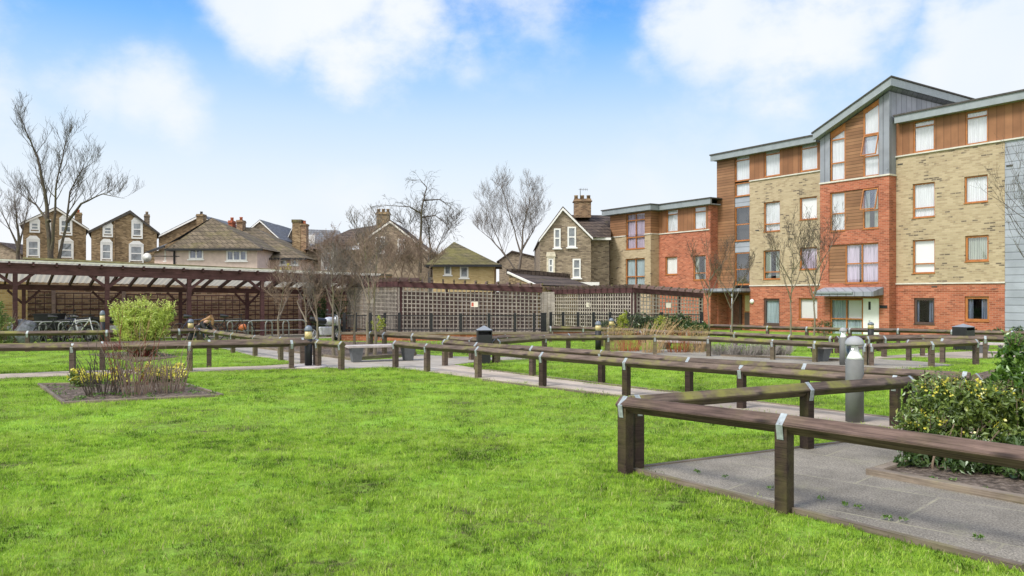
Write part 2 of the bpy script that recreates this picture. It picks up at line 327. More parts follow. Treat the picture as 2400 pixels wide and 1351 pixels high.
def paving(name, c0, c1, slab=(1.5, 1.1), joint=.03, grain=120, rot=0):
    t = NT(name)
    g = t.new('ShaderNodeNewGeometry'); mp = t.new('ShaderNodeMapping'); mp.inputs['Rotation'].default_value = (0, 0, R(rot)); t.l.new(g.outputs['Position'], mp.inputs[0]); v = mp.outputs[0]
    b = t.new('ShaderNodeTexBrick'); t.l.new(v, b.inputs[0]); b.inputs['Scale'].default_value = 1
    b.inputs['Color1'].default_value = (.82, .82, .82, 1); b.inputs['Color2'].default_value = (1.1, 1.1, 1.1, 1); b.inputs['Mortar'].default_value = (.95, .95, .95, 1)
    b.inputs['Mortar Size'].default_value = joint; b.inputs['Brick Width'].default_value = slab[0]; b.inputs['Row Height'].default_value = slab[1]; b.inputs['Mortar Smooth'].default_value = .9
    sp = t.noise(v, grain, 3, .8); st = t.noise(v, 1.6, 6, .7)
    c = t.ramp(sp, [(.35, c0), (.65, c1)]); c = t.mix(1.0, c, b.outputs['Color'], 'MULTIPLY')
    c = t.mix(1.0, c, t.ramp(st, [(.3, .68), (.62, 1.12)]), 'MULTIPLY')
    jm = t.math('MULTIPLY', b.outputs['Fac'], t.ramp(t.noise(v, 3, 5), [(.38, .1), (.6, .8)]))
    c = t.mix(jm, c, (.33, .31, .22))
    lf = t.ramp(t.noise(v, 2.3, 7, .75), [(.56, 0.0), (.66, .35)]); c = t.mix(lf, c, (.25, .24, .16))
    t.bump(sp, .5, .01); return t.fin(c, .9, spec=.2)
paving('concrete slabs', (.11, .10, .082), (.335, .305, .255), (1.3, .95), .016, 70, 45)
paving('pale path', (.36, .305, .25), (.50, .43, .36), (3, 40), .01, 90, 45)
paving('grey path', (.34, .31, .27), (.47, .43, .38), (3, 40), .01, 60, 45)
paving('gravel area', (.24, .22, .18), (.40, .37, .32), (30, 40), .01, 40, 0)
M = MATS

# ---------------------------------------------------------------- mesh helpers
class MB:
    def __init__(s): s.v = []; s.f = []; s.mi = []; s.cur = 0
    def add(s, vs, fs):
        b = len(s.v); s.v += [tuple(v) for v in vs]
        for f in fs: s.f.append(tuple(b+i for i in f)); s.mi.append(s.cur)
        return s
    def box(s, x0, x1, y0, y1, z0, z1):
        return s.add([(x0,y0,z0),(x1,y0,z0),(x1,y1,z0),(x0,y1,z0),(x0,y0,z1),(x1,y0,z1),(x1,y1,z1),(x0,y1,z1)],
                     [(0,3,2,1),(4,5,6,7),(0,1,5,4),(1,2,6,5),(2,3,7,6),(3,0,4,7)])
    def prism(s, pts, y0, y1):           # polygon in x,z pushed from y0 to y1
        n = len(pts)
        return s.add([(x, y0, z) for x, z in pts]+[(x, y1, z) for x, z in pts],
                     [tuple(range(n)), tuple(range(2*n-1, n-1, -1))]+[(i, i+n, (i+1) % n+n, (i+1) % n) for i in range(n)])
    def slab(s, pts, z0, z1):            # polygon in x,y between two heights
        n = len(pts)
        return s.add([(p[0], p[1], z0) for p in pts]+[(p[0], p[1], z1) for p in pts],
                     [tuple(range(n-1, -1, -1)), tuple(range(n, 2*n))]+[(i, (i+1) % n, (i+1) % n+n, i+n) for i in range(n)])
    def beam(s, a, b, w, h, up=(0, 0, 1)):
        a, b = Vector(a), Vector(b); d = (b-a).normalized(); u = Vector(up)
        sd_ = d.cross(u)
        if sd_.length < 1e-4: sd_ = d.cross(Vector((1, 0, 0)))
        sd_.normalize(); u = sd_.cross(d).normalized(); vs = []
        for p in (a, b):
            for i, j in ((-1,-1),(1,-1),(1,1),(-1,1)): vs.append(p+sd_*(w/2*i)+u*(h/2*j))
        return s.add(vs, [(0,3,2,1),(4,5,6,7),(0,1,5,4),(1,2,6,5),(2,3,7,6),(3,0,4,7)])
    def tube(s, pts, rs, n=6, cap=True):
        pts = [Vector(p) for p in pts]; rings = []; b = len(s.v); prev = None
        if isinstance(rs, (int, float)): rs = [rs]*len(pts)
        for i, p in enumerate(pts):
            d = (pts[min(i+1, len(pts)-1)]-pts[max(i-1, 0)])
            if d.length < 1e-6: d = Vector((0, 0, 1))
            d.normalize()
            if prev is None: prev = d.orthogonal().normalized()
            u = (prev-d*prev.dot(d))
            u = u.normalized() if u.length > 1e-5 else d.orthogonal().normalized()
            prev = u; w = d.cross(u)
            for k in range(n):
                a = 2*math.pi*k/n; s.v.append(tuple(p+(u*math.cos(a)+w*math.sin(a))*rs[i]))
        for i in range(len(pts)-1):
            for k in range(n):
                s.f.append((b+i*n+k, b+i*n+(k+1) % n, b+(i+1)*n+(k+1) % n, b+(i+1)*n+k)); s.mi.append(s.cur)
        if cap:
            s.f.append(tuple(b+k for k in range(n-1, -1, -1))); s.mi.append(s.cur)
            e = b+(len(pts)-1)*n; s.f.append(tuple(e+k for k in range(n))); s.mi.append(s.cur)
        return s
    def lathe(s, prof, n=20, c=(0, 0, 0)):
        b = len(s.v)
        for r, z in prof:
            for k in range(n):
                a = 2*math.pi*k/n; s.v.append((c[0]+r*math.cos(a), c[1]+r*math.sin(a), c[2]+z))
        for i in range(len(prof)-1):
            for k in range(n): s.f.append((b+i*n+k, b+i*n+(k+1) % n, b+(i+1)*n+(k+1) % n, b+(i+1)*n+k)); s.mi.append(s.cur)
        s.f.append(tuple(b+k for k in range(n-1, -1, -1))); s.mi.append(s.cur)
        e = b+(len(prof)-1)*n; s.f.append(tuple(e+k for k in range(n))); s.mi.append(s.cur)
        return s
    def torus(s, c, R_, r, axis='Y', n=20, m=6):
        b = len(s.v)
        for i in range(n):
            a = 2*math.pi*i/n
            for j in range(m):
                q = 2*math.pi*j/m; rr = R_+r*math.cos(q); h = r*math.sin(q)
                s.v.append((c[0]+rr*math.cos(a), c[1]+h, c[2]+rr*math.sin(a)) if axis == 'Y' else (c[0]+rr*math.cos(a), c[1]+rr*math.sin(a), c[2]+h))
        for i in range(n):
            for j in range(m):
                s.f.append((b+i*m+j, b+((i+1) % n)*m+j, b+((i+1) % n)*m+(j+1) % m, b+i*m+(j+1) % m)); s.mi.append(s.cur)
        return s
    def ball(s, c, r, n=10, sq=(1, 1, 1), jit=0, rng=random):
        b = len(s.v); m = n//2+1
        for i in range(m+1):
            th = math.pi*i/m
            for k in range(n):
                a = 2*math.pi*k/n; q = 1+jit*(rng.random()-.5)
                s.v.append((c[0]+r*sq[0]*q*math.sin(th)*math.cos(a), c[1]+r*sq[1]*q*math.sin(th)*math.sin(a), c[2]+r*sq[2]*q*math.cos(th)))
        for i in range(m):
            for k in range(n): s.f.append((b+i*n+k, b+(i+1)*n+k, b+(i+1)*n+(k+1) % n, b+i*n+(k+1) % n)); s.mi.append(s.cur)
        return s
    def build(s, name, mat, parent=None, smooth=False, loc=None, rotz=None, bevel=0):
        me = bpy.data.meshes.new(name); me.from_pydata(s.v, [], s.f)
        for m_ in (mat if isinstance(mat, (list, tuple)) else [mat]): me.materials.append(M[m_])
        if isinstance(mat, (list, tuple)): me.polygons.foreach_set('material_index', s.mi)
        if smooth: me.polygons.foreach_set('use_smooth', [True]*len(me.polygons))
        me.update(); o = bpy.data.objects.new(name, me); sc.collection.objects.link(o)
        if parent is not None: o.parent = parent
        if loc is not None: o.location = loc
        if rotz is not None: o.rotation_euler.z = rotz
        if bevel:
            bv = o.modifiers.new('bevel', 'BEVEL'); bv.width = bevel; bv.segments = 2; bv.limit_method = 'ANGLE'
        return o
def tag(o, label=None, cat=None, group=None, kind=None):
    if label: o['label'] = label
    if cat: o['category'] = cat
    if group: o['group'] = group
    if kind: o['kind'] = kind
    return o
def empty(name, loc, rz=0, label=None, cat=None, group=None):
    o = bpy.data.objects.new(name, None); sc.collection.objects.link(o); o.location = loc; o.rotation_euler = (0, 0, rz); o.empty_display_size = .2
    return tag(o, label, cat, group)
def kids(o): return [c for c in bpy.data.objects if c.parent == o]
def copy_tree(o, parent=None):
    c = o.copy(); sc.collection.objects.link(c)
    if parent is not None: c.parent = parent
    for ch in kids(o): copy_tree(ch, c)
    return c

# ---------------------------------------------------------------- ground, paths
def inpoly(x, y, poly):
    c = False; n = len(poly); j = n-1
    for i in range(n):
        xi, yi, xj, yj = poly[i][0], poly[i][1], poly[j][0], poly[j][1]
        if (yi > y) != (yj > y) and x < (xj-xi)*(y-yi)/(yj-yi)+xi: c = not c
        j = i
    return c
ys = [-40, -5, 0, 4, 6, 8, 10, 13, 16, 20, 23, 26, 30, 35, 40, 48, 56, 80, 200, 900]; xs = [-900, -200, -60, -30, -15, -7, 0, 7, 15, 30, 60, 200, 900]
g = MB(); vs = [(x, y, gz(y)) for y in ys for x in xs]; nx = len(xs)
g.add(vs, [(j*nx+i, j*nx+i+1, (j+1)*nx+i+1, (j+1)*nx+i) for j in range(len(ys)-1) for i in range(nx-1)])
tag(g.build('ground', 'lawn soil'), kind='structure')
GP = lambda *pts: [G(*p) for p in pts]
plaza = GP((500,813),(606,815),(698,827),(782,841),(822,847),(920,843),(975,832),(1060,837),(1150,839),(1300,836),(1300,841),(1150,846),(1062,856),(1010,873),(920,862),(807,865),(748,862),(690,855),(674,846),(600,836),(540,822))
p2 = GP((1062,856),(1140,870),(1285,889),(1483,913),(1730,940),(1979,967),(2098,985),(2300,1012),(2600,1050),(2600,1086),(2400,1050),(2080,1006),(1800,972),(1650,953),(1451,928),(1300,910),(1140,891),(1010,873))
pleft = GP((-300,892),(-50,882),(150,873),(340,869),(620,860),(690,855),(748,862),(750,866),(600,867.5),(440,873.5),(160,883),(-50,891),(-300,901))
p1 = GP((1491,1107),(1700,1073),(1900,1050),(1995,1042),(2110,1048),(2400,1062),(2900,1085),(3600,1700),(2400,1337))
pright = GP((2050,838),(2150,831),(2280,825),(2500,826),(2500,836),(2320,840),(2280,842),(2150,838),(2050,843))
garea = GP((1400,826),(1560,820),(1700,826),(1900,838),(2050,842),(2150,848),(2240,857),(2120,866),(2000,868),(1800,858),(1600,846),(1430,836))
pcyc = [(-26, 24.6), (-15.5, 24.3), (-9.5, 28.6), (-5.2, 32.5), (-3.5, 42), (-26, 42)]
soilbed = GP((560,811),(830,842),(930,838),(965,818),(1000,808),(800,801),(560,804))
bedL = GP((92,904),(150,948),(520,930),(415,898))
bedR = GP((2048,1121),(2780,1262),(2780,1125),(2150,1088))
bedB = GP((205,832),(320,850),(420,838),(350,822))
def sheet(name, mat, poly, z=.012, kind='structure', label=None):
    poly = [(p[0], p[1]) for p in poly]
    b = MB(); b.slab(poly, -.05 if z < .1 else 0, z); o = b.build(name, mat)
    for v in o.data.vertices:
        v.co.z += gz(v.co.y)
    return tag(o, kind=kind)
sheet('path', 'grey path', plaza, .016); sheet('path', 'pale path', p2, .020); sheet('path', 'pale path', pleft, .024)
sheet('pavement', 'concrete slabs', p1, .03); sheet('path', 'pale path', pright, .02); sheet('paved_area', 'gravel area', garea, .012)
sheet('bounce_cutting_ground', 'bed soil', [(-80, 44), (9, 44), (9, 56), (60, 80), (60, 140), (-120, 140)], .012); sheet('cycle_yard_paving', 'gravel area', pcyc, .012)  # first sheet: unseen brown ground added to cut green bounce onto the houses
sheet('planting_soil', 'bed soil', soilbed, .03); sheet('planting_soil', 'bed soil', bedB, .02)
NOGRASS = [plaza, p2, pleft, p1, pright, garea, pcyc, soilbed, bedL, bedR]

def kerb(name, label, poly, w=.09, h=.1, mat='kerb timber', soil_h=.05, cat='raised bed', closed=True):
    e = empty(name, poly[0], 0, label, cat); o0 = Vector(poly[0])
    n = len(poly); q = [Vector((p[0], p[1], 0))-Vector((o0.x, o0.y, 0)) for p in poly]
    for i in range(n if closed else n-1):
        a, b_ = q[i], q[(i+1) % n]; L = (b_-a).length
        MB().box(-w/2, L-w/2-.004, -w/2, w/2, -.05, h-.004*(i % 2)).build('edging_board', mat, e, loc=a, rotz=math.atan2(b_.y-a.y, b_.x-a.x), bevel=.008)
    b = MB(); b.slab(q, 0, soil_h); b.build('soil', 'bed soil', e)
    return e
kerb('flower_bed', 'low timber edged flower bed set in the front left lawn', bedL, .05, .045, soil_h=.02)
kerb('flower_bed', 'timber edged shrub bed on the slab pavement at the right', bedR, .10, .085, soil_h=.05)
def edging(a, b, label, h=.05):
    a, b = Vector(a), Vector(b); L = (b-a).length
    o = MB().box(0, L, -.025, .025, -.05, h).build('timber_edging', 'kerb timber', None, loc=a, rotz=math.atan2(b.y-a.y, b.x-a.x)); tag(o, label, 'edging', 'timber edging boards')
edging(G(1488,1109), G(2400,1341), 'long timber edging board between near lawn and slab pavement', .045)
edging(G(1488,1104), G(1985,1042), 'timber edging board along the back of the slab pavement', .04)
edging(G(830,846), G(975,834), 'dark timber edging board under the left bench', .09)
edging(G(606,818), G(828,846), 'timber edging board of shrub bed behind the black lamp', .07)
edging(G(1130,893), G(2085,1008), 'thin timber edge on near side of the diagonal path', .03)
edging(G(1140,869), G(2098,984), 'thin timber edge on far side of the diagonal path', .03)
edging(G(1690,836), G(1990,848), 'moss edged board beside grey lavender bed', .06)

# ---------------------------------------------------------------- knee rails
CAPC = 0
def knee_rail(label, posts, wood='weathered timber', skip=(), ext=(.0, .0), strapside=1):
    """posts: (px, Y, row of the rail's top edge). Square rail laid on edge in notched posts, held by straps."""
    pts = [P(px, py, Y) for px, Y, py in posts]
    base = Vector((pts[0].x, pts[0].y, gz(pts[0].y)))
    e = empty('knee_rail_fence', base, 0, label, 'rail fence', 'low timber rail fences of the garden')
    s = .071
    for i in range(len(pts)-1):
        a, b = pts[i].copy(), pts[i+1].copy(); d = b-a; L = d.length; ang = math.atan2(d.y, d.x)
        x0 = -(.06+ext[0]) if i == 0 else -.001; x1 = L+(.06+ext[1]) if i == len(pts)-2 else L+.001
        m = MB(); k = 8
        r = .006
        prof = [(0, 0), (s, -s), (0, -2*s), (-s, -s)]
        # rounded arrises
        pr = [(r, -r*.3), (s-r*.3, -s+r), (s-r*.3, -s-r), (r, -2*s+r*.3), (-r, -2*s+r*.3), (-s+r*.3, -s-r), (-s+r*.3, -s+r), (-r, -r*.3)]
        n = len(pr)
        for t_ in range(2): pass
        m.add([(x0, y, z) for y, z in pr]+[(x1, y, z) for y, z in pr],
              [tuple(range(n)), tuple(range(2*n-1, n-1, -1))]+[(j, j+n, (j+1) % n+n, (j+1) % n) for j in range(n)])
        o = m.build('rail', wood, e); o.location = a-base
        o.rotation_euler = (0, -math.atan2(d.z, math.hypot(d.x, d.y)), ang)
    for i, p in enumerate(pts):
        if i in skip: continue
        a = pts[max(i-1, 0)]; b = pts[min(i+1, len(pts)-1)]; ang = math.atan2(b.y-a.y, b.x-a.x)
        gh = gz(p.y); top = p.z-s-gh
        mat = 'post timber' if p.y < 15 else wood
        m = MB().box(-.05, .05, -.052, .052, -.1, top).build('post', mat, e, loc=Vector((p.x, p.y, gh))-base, rotz=ang, bevel=.004)
        q = s+.004; w = .026; tz = p.z-gh
        st = MB()
        for w0, w1 in ((-w, w),):
            ov = [(0, tz+.005), (q, tz-s), (q, tz-s-.11), (q-.005, tz-s-.11), (q-.005, tz-s+.002), (0, tz-.002), (-q+.005, tz-s+.002), (-q+.005, tz-s-.11), (-q, tz-s-.11), (-q, tz-s)]
            # narrow the legs of the strap onto the post faces
            ov = [(y if abs(z-(tz-s-.11)) > .02 else (math.copysign(.058 if abs(y) > q-.003 else .053, y)), z) for y, z in ov]
            n = len(ov)
            st.add([(w0, y, z) for y, z in ov]+[(w1, y, z) for y, z in ov],
                   [(j, j+n, (j+1) % n+n, (j+1) % n) for j in range(n)])
            for A in (0, n):
                for qd in ((0, 1, 4, 5), (1, 2, 3, 4), (0, 5, 6, 9), (9, 6, 7, 8)): st.add([st.v[A+z_] for z_ in qd], [(0, 1, 2, 3)])
        so = st.build('strap', 'galvanised strap', m)
    return e
# nearest first
def yy(top, h): return (EYE-h)*F/(top-HOR)
knee_rail('nearest dark rail beam crossing the right foreground over the slab pavement', [(1466,7.0,930),(1838,5.76,971),(2600,4.35,1072)], 'stained timber', skip=(2,))
knee_rail('short rail rising right from the near corner post to the lawn corner', [(1492,7.15,927),(1891,8.05,897),(2131,9.2,882)], 'weathered timber')
knee_rail('long rail on the near side of the diagonal path', [(927,17.3,799),(1001,16.4,806),(1121,15.1,813),(1272,13.7,826),(1468,12.4,840),(1738,11.0,857),(2098,9.5,881)], 'weathered timber')
knee_rail('long rail on the far side of the diagonal path with wide end block', [(1043,17.7,796),(1118,16.7,803),(1248,15.5,811),(1410,14.3,821),(1615,12.8,838),(1887,11.4,853),(2262,10.0,872)], 'weathered timber')
knee_rail('stub of rail turning away behind the yellow flowered shrub', [(2288,10.15,876),(2420,11.6,846)], 'weathered timber')
knee_rail('front rail of the left path passing behind the flower bed', [(-105,15.5,808),(170,15.95,806),(445,16.35,802),(683,17.0,798),(741,17.5,795)], 'weathered timber')
knee_rail('rear rail of the left path ending by the black lamp bollard', [(-60,15.9,806),(240,16.6,801),(490,17.45,797),(709,18.3,792)], 'weathered timber')
knee_rail('very short rail closing the gap right of the black lamp bollard', [(746,17.3,797),(800,16.7,801)], 'weathered timber')
knee_rail('mossy rail slanting from the cycle yard down to the black lamp bollard', [(470,24.3,770),(507,23,775),(546,21.8,780),(598,20.6,786),(658,19.3,790),(712,18.5,793)], 'mossy timber')
knee_rail('level rail in front of the cycle shelter at the left', [(-130,22,776),(65,22.2,776),(250,22.7,774),(419,23.6,771),(466,24.2,770)], 'weathered timber')
knee_rail('mossy rail in front of the red brick planter wall', [(869,21.6,777),(901,21.2,779),(968,20.6,782),(1052,19.9,787)], 'mossy timber')
knee_rail('short rail behind the square black litter bin', [(1055,19.9,788),(1105,19.3,791),(1160,18.5,795)], 'weathered timber')
knee_rail('mid garden rail running from litter bin past dry grasses to grey bollard', [(1166,18.6,795),(1276,20.5,787),(1424,21,786),(1535,21.1,785),(1661,20.5,789),(1811,19.4,796),(1910,18.7,800),(2028,17.9,806)], 'mossy timber')
knee_rail('rail climbing away behind the mid garden rail near low brick wall', [(1108,19.6,791),(1184,21.5,785),(1332,23.2,782),(1409,24.6,778),(1500,25.4,776)], 'weathered timber')
knee_rail('rail in front of evergreen shrubs and lattice screen', [(1290,27,765),(1367,27,766),(1425,26.8,768),(1510,26.4,771),(1560,26,774),(1612,25.4,775),(1723,24,779),(1851,22.4,785),(1947,21.6,788)], 'weathered timber')
knee_rail('thin farthest rail along the foot of the apartment block', [(1600,31.5,759),(1715,30,761),(1799,29,764),(1891,28,766),(1992,27,769),(2105,26,770),(2231,25,773),(2372,24,776),(2520,23,779)], 'weathered timber')
knee_rail('dark rail behind the right litter bin', [(1962,21.6,788),(2060,22.5,785),(2240,23,784),(2430,23,786)], 'stained timber')
knee_rail('brown rail in front of the right litter bin', [(2034,20.2,789),(2072,20.2,788),(2162,20.5,786),(2309,19.7,788),(2470,19.2,792)], 'weathered timber')
knee_rail('rail from big corner post past gravel patch at the right', [(2042,17.8,806),(2183,17.5,801),(2287,18,796)], 'weathered timber')
knee_rail('short link rail meeting the right corner post from behind', [(2130,19.2,797),(2209,18.6,794),(2283,18.2,797)], 'weathered timber', skip=(2,))

# ---------------------------------------------------------------- bollards, bins, benches
def bollard(kind, px, base_py, top_py, label, w, Y=None):
    Y = Y or EYE*F/(base_py-HOR); loc = P(px, base_py, Y); loc.z = gz(Y)
    H = EYE-(top_py-HOR)/F*Y-loc.z; r = w/2
    e = empty('lamp_bollard', loc, 0, label, 'bollard', 'lamp bollards of the garden')
    if kind == 'grey':
        zb = H*.735
        MB().lathe([(r, 0), (r, zb-.01), (r-.008, zb)], 28).build('column', 'grey bollard paint', e, True)
        MB().lathe([(r*.93, zb), (r*.80, zb+.03), (r*.42, zb+.11), (r*.36, zb+.18), (r*.36, H*.90)], 24).build('reflector', 'white reflector', e, True)
        MB().lathe([(r*1.0, zb), (r*1.02, zb+.01), (r*1.02, H*.91)], 28).build('lens', 'lantern glass', e, True)
        MB().lathe([(r*1.0, H*.895), (r*1.06, H*.90), (r*1.06, H*.915), (r*.98, H*.94), (r*.78, H*.972), (r*.42, H*.994), (r*.05, H)], 28).build('cap', 'bollard cap grey', e, True)
    else:
        zb = H*.68
        MB().lathe([(r, 0), (r, zb)], 24).build('column', 'black powder coat', e, True)
        MB().lathe([(r*.98, zb), (r*.98, H*.87)], 24).build('lens', 'cream lens', e, True)
        MB().lathe([(r*1.06, H*.86), (r*1.06, H*.90), (r*.9, H*.95), (r*.5, H*.99), (r*.06, H)], 24).build('cap', 'blue grey cap', e, True)
    return e
bollard('grey', 2003, 992, 788, 'large grey lamp bollard behind the near rail corner', .215)
bollard('grey', 1976, 857, 768, 'smaller grey lamp bollard left of the big grey bollard', .155)
b1 = bollard('black', 723, 862, 763, 'black lamp bollard on a round concrete pad by left path', .165)
MB().lathe([(.42, -.03), (.42, .035), (.38, .05)], 20).build('base_pad', 'bench slab', b1, True)
bollard('black', 447, 815, 748, 'black lamp bollard right of the bright bamboo bush', .17)
bollard('black', 240, 812, 728, 'black lamp bollard left of the bright bamboo bush', .15)
bollard('black', 1402, 822, 753, 'black lamp bollard behind the rails at left edge of dry grasses', .17)
bollard('black', 1433, 800, 746, 'black lamp bollard close to the evergreen shrubs', .17)
bollard('black', 2041, 805, 755, 'black lamp bollard in front of the white flat door', .19)

def litter_bin(px, base_py, top_py, w, label, rz):
    Y = EYE*F/(base_py-HOR); loc = G(px, base_py); H = EYE-(top_py-HOR)/F*Y; r = w/2
    e = empty('litter_bin', loc, rz, label, 'litter bin', 'square black litter bins')
    MB().box(-r*.8, r*.8, -r*.8, r*.8, 0, H*.55).build('pedestal', 'black plastic', e, bevel=.01)
    h = MB(); h.box(-r, r, -r, r, H*.55, H*.62); h.box(-r, r, r*.7, r, H*.62, H*.85); h.box(-r, -r*.9, -r, r*.7, H*.62, H*.85); h.box(r*.9, r, -r, r*.7, H*.62, H*.85); h.box(-r*.9, r*.9, -r, -r*.9, H*.62, H*.76)
    h.box(-r, r, -r, r, H*.85, H*.88); h.build('hood', 'black plastic', e)
    MB().add([(-r*1.06,-r*1.06,H*.88),(r*1.06,-r*1.06,H*.88),(r*1.06,r*1.06,H*.88),(-r*1.06,r*1.06,H*.88),(0,0,H)], [(3,2,1,0),(0,1,4),(1,2,4),(2,3,4),(3,0,4)]).build('lid', 'grey plastic lid', e)
litter_bin(1135, 852, 763, .34, 'black litter bin with grey pyramid lid near the left bench', R(8))
litter_bin(2258, 822, 759, .42, 'black litter bin behind the rails at the right', R(30))

def bench(pa, pb, ya, yb, label, seat_y):
    a, b = P(pa, HOR, ya), P(pb, HOR, yb); a.z = b.z = 0; d = b-a; L = d.length; e = empty('bench', a, math.atan2(d.y, d.x), label, 'bench', 'backless garden benches')
    h = EYE-(seat_y-HOR)/F*ya
    MB().box(-.08, L+.08, -.22, .22, h-.055, h).build('seat', 'bench slab', e, bevel=.008)
    for x in (.15, L-.15):
        MB().add([(x-.05,-.12,0),(x+.05,-.12,0),(x+.05,.12,0),(x-.05,.12,0),(x-.05,-.2,h-.056),(x+.05,-.2,h-.056),(x+.05,.2,h-.056),(x-.05,.2,h-.056)],
                 [(0,3,2,1),(4,5,6,7),(0,1,5,4),(1,2,6,5),(2,3,7,6),(3,0,4,7)]).scale_x(x, 1.9).build('leg', 'bench leg concrete', e)
def scale_x(s, c, k):
    s.v = [(c+(v[0]-c)*(k if v[2] < .1 else k*1.5), v[1], v[2]) for v in s.v]; return s
MB.scale_x = scale_x
bench(820, 970, 18.6, 19.2, 'grey slab bench before the leafless young trees', 810)
bench(1548, 1652, 23.5, 22.5, 'slab bench half hidden behind dry grasses', 797)
bench(1915, 2000, 18.9, 19.6, 'slab bench left of the grey bollards', 812)
bench(2290, 2368, 21.6, 21.2, 'slab bench beyond the right corner post', 803)

# ---------------------------------------------------------------- apartment block
uX = Vector((.5552, -.8317, 0)); nX = Vector((-.8317, -.5552, 0)); OB = Vector((17.17, 35.0, 0)); ROTB = math.atan2(-.8317, .5552)
def FU(px, v):
    k = (px-1200)/F; ox, oy = OB.x-v*nX.x, OB.y-v*nX.y
    return (k*oy-ox)/(uX.x-k*uX.y)
def FZ(px, py, v):
    u = FU(px, v); Y = OB.y-v*nX.y+u*uX.y; return EYE-(py-HOR)/F*Y
apt = empty('apartment_building', (OB.x, OB.y, 0), ROTB, 'four storey modern block in yellow and red brick with cedar panels', 'apartment building')
def holewall(m, u0, u1, z0, z1, v, holes, depth=.10):
    us = sorted({u0, u1}|{h[0] for h in holes}|{h[1] for h in holes}); zs = sorted({z0, z1}|{h[2] for h in holes}|{h[3] for h in holes})
    us = [u for u in us if u0 <= u <= u1]; zs = [z for z in zs if z0 <= z <= z1]
    for a, b in zip(us, us[1:]):
        for c, d in zip(zs, zs[1:]):
            mu, mz = (a+b)/2, (c+d)/2
            if any(h[0] < mu < h[1] and h[2] < mz < h[3] for h in holes): continue
            m.add([(a, v, c), (b, v, c), (b, v, d), (a, v, d)], [(0, 1, 2, 3)])
    for h in holes:
        a, b, c, d = h[:4]
        if b <= u0 or a >= u1 or d <= z0 or c >= z1: continue
        for q in ([(a,v,c),(a,v+depth,c),(a,v+depth,d),(a,v,d)], [(b,v,c),(b,v,d),(b,v+depth,d),(b,v+depth,c)], [(a,v,c),(b,v,c),(b,v+depth,c),(a,v+depth,c)], [(a,v,d),(a,v+depth,d),(b,v+depth,d),(b,v,d)]):
            m.add(q, [(0, 1, 2, 3)])
wcount = 0
def window(parent, u0, u1, z0, z1, v, frame='oak frame', trans=(), mull=(), cur='net curtain', fw=.055, tilt=None, zl=None, gap=0.0, curtop=None, sash=False, rec=.06):
    """frame ring with bars (window), glass_pane and curtain as its parts. zl: height of the top at u0 when the top slopes."""
    global wcount; wcount += 1
    zl = z1 if zl is None else zl
    m = MB(); a, b = v+rec, v+rec+.06
    m.box(u0, u0+fw, a, b, z0, zl-fw*.5); m.box(u1-fw, u1, a, b, z0, z1-fw*.5); m.box(u0+fw, u1-fw, a, b, z0, z0+fw)
    sl = (z1-zl)/(u1-u0)
    m.prism([(u0, zl-fw*1.1), (u1, z1-fw*1.1), (u1, z1), (u0, zl)], a-.002, b+.002)
    for z in trans: m.box(u0+fw, u1-fw, a, b, z-fw/2, z+fw/2)
    for u in mull: m.box(u-fw/2, u+fw/2, a+.002, b+.002, z0+fw, z1-fw)
    if rec < .09 and frame != 'white frame': m.box(u0-.02, u1+.02, v-.03, a-.001, z0-.03, z0+.001)
    if sash and trans: # a narrower inner rim on the opening light
        t_ = trans[0]; m.box(u0+fw, u0+fw+.03, a-.012, b, z0+fw, t_-fw/2); m.box(u1-fw-.03, u1-fw, a-.012, b, z0+fw, t_-fw/2)
    w = m.build('window', frame, parent)
    gp = MB().add([(u0+fw, a+.03, z0+fw), (u1-fw, a+.03, z0+fw), (u1-fw, a+.03, z1-fw), (u0+fw, a+.03, zl-fw+sl*fw)], [(0, 1, 2, 3)])
    gp.build('glass_pane', 'window glass', w)
    if cur:
        c = MB(); n = 40; ct = curtop if curtop is not None else (min(zl, z1)-.02); amp = .0 if cur == 'white blind' else .025
        i0 = 0
        vs, fs = [], []
        for i in range(n+1):
            u = u0+.01+(u1-u0-.02)*i/n; y = v+rec+.10+amp*math.sin(i*1.55+wcount)
            zt = (zl+(z1-zl)*i/n-.03) if zl != z1 else ct
            vs += [(u, y, z0-.02), (u, y, zt)]
        for i in range(n):
            f = i/n
            if gap and abs(f-.5-.1*math.sin(wcount*7)) < gap/2: continue
            fs.append((2*i, 2*i+2, 2*i+3, 2*i+1))
        c.add(vs, fs); c.build('curtain', cur, w)
    if tilt:   # an opening light swung out at the bottom
        ta, tb = tilt; m = MB(); s = MB(); L = tb-ta; q = .30; y0 = v+rec-.02; y1 = y0-q*L*.9
        U0, U1 = u0+.02, u1-.02
        m.beam((U0+.025, y1, ta), (U0+.025, y0, tb), .05, .04, (1,0,0)); m.beam((U1-.025, y1, ta), (U1-.025, y0, tb), .05, .04, (1,0,0))
        m.beam((U0, y1, ta+.02), (U1, y1, ta+.02), .05, .05); m.beam((U0, y0, tb-.02), (U1, y0, tb-.02), .05, .05)
        o = m.build('open_casement', frame, w)
        s.add([(U0+.04, y1+.02, ta+.03), (U1-.04, y1+.02, ta+.03), (U1-.04, y0+.02, tb-.03), (U0+.04, y0+.02, tb-.03)], [(0, 1, 2, 3)]); s.v = s.v
        s.build('casement_glass', 'window glass', w)
    return w
def wr(pl, pr, pt, pb, v):   # window rectangle from its place on the photographed elevation
    pm = (pl+pr)/2; return FU(pl, v), FU(pr, v), FZ(pm, pb, v), FZ(pm, pt, v)
BASE = -.6
L3 = 7.79; L1 = 2.12
RA, RB = 9.30, 9.12
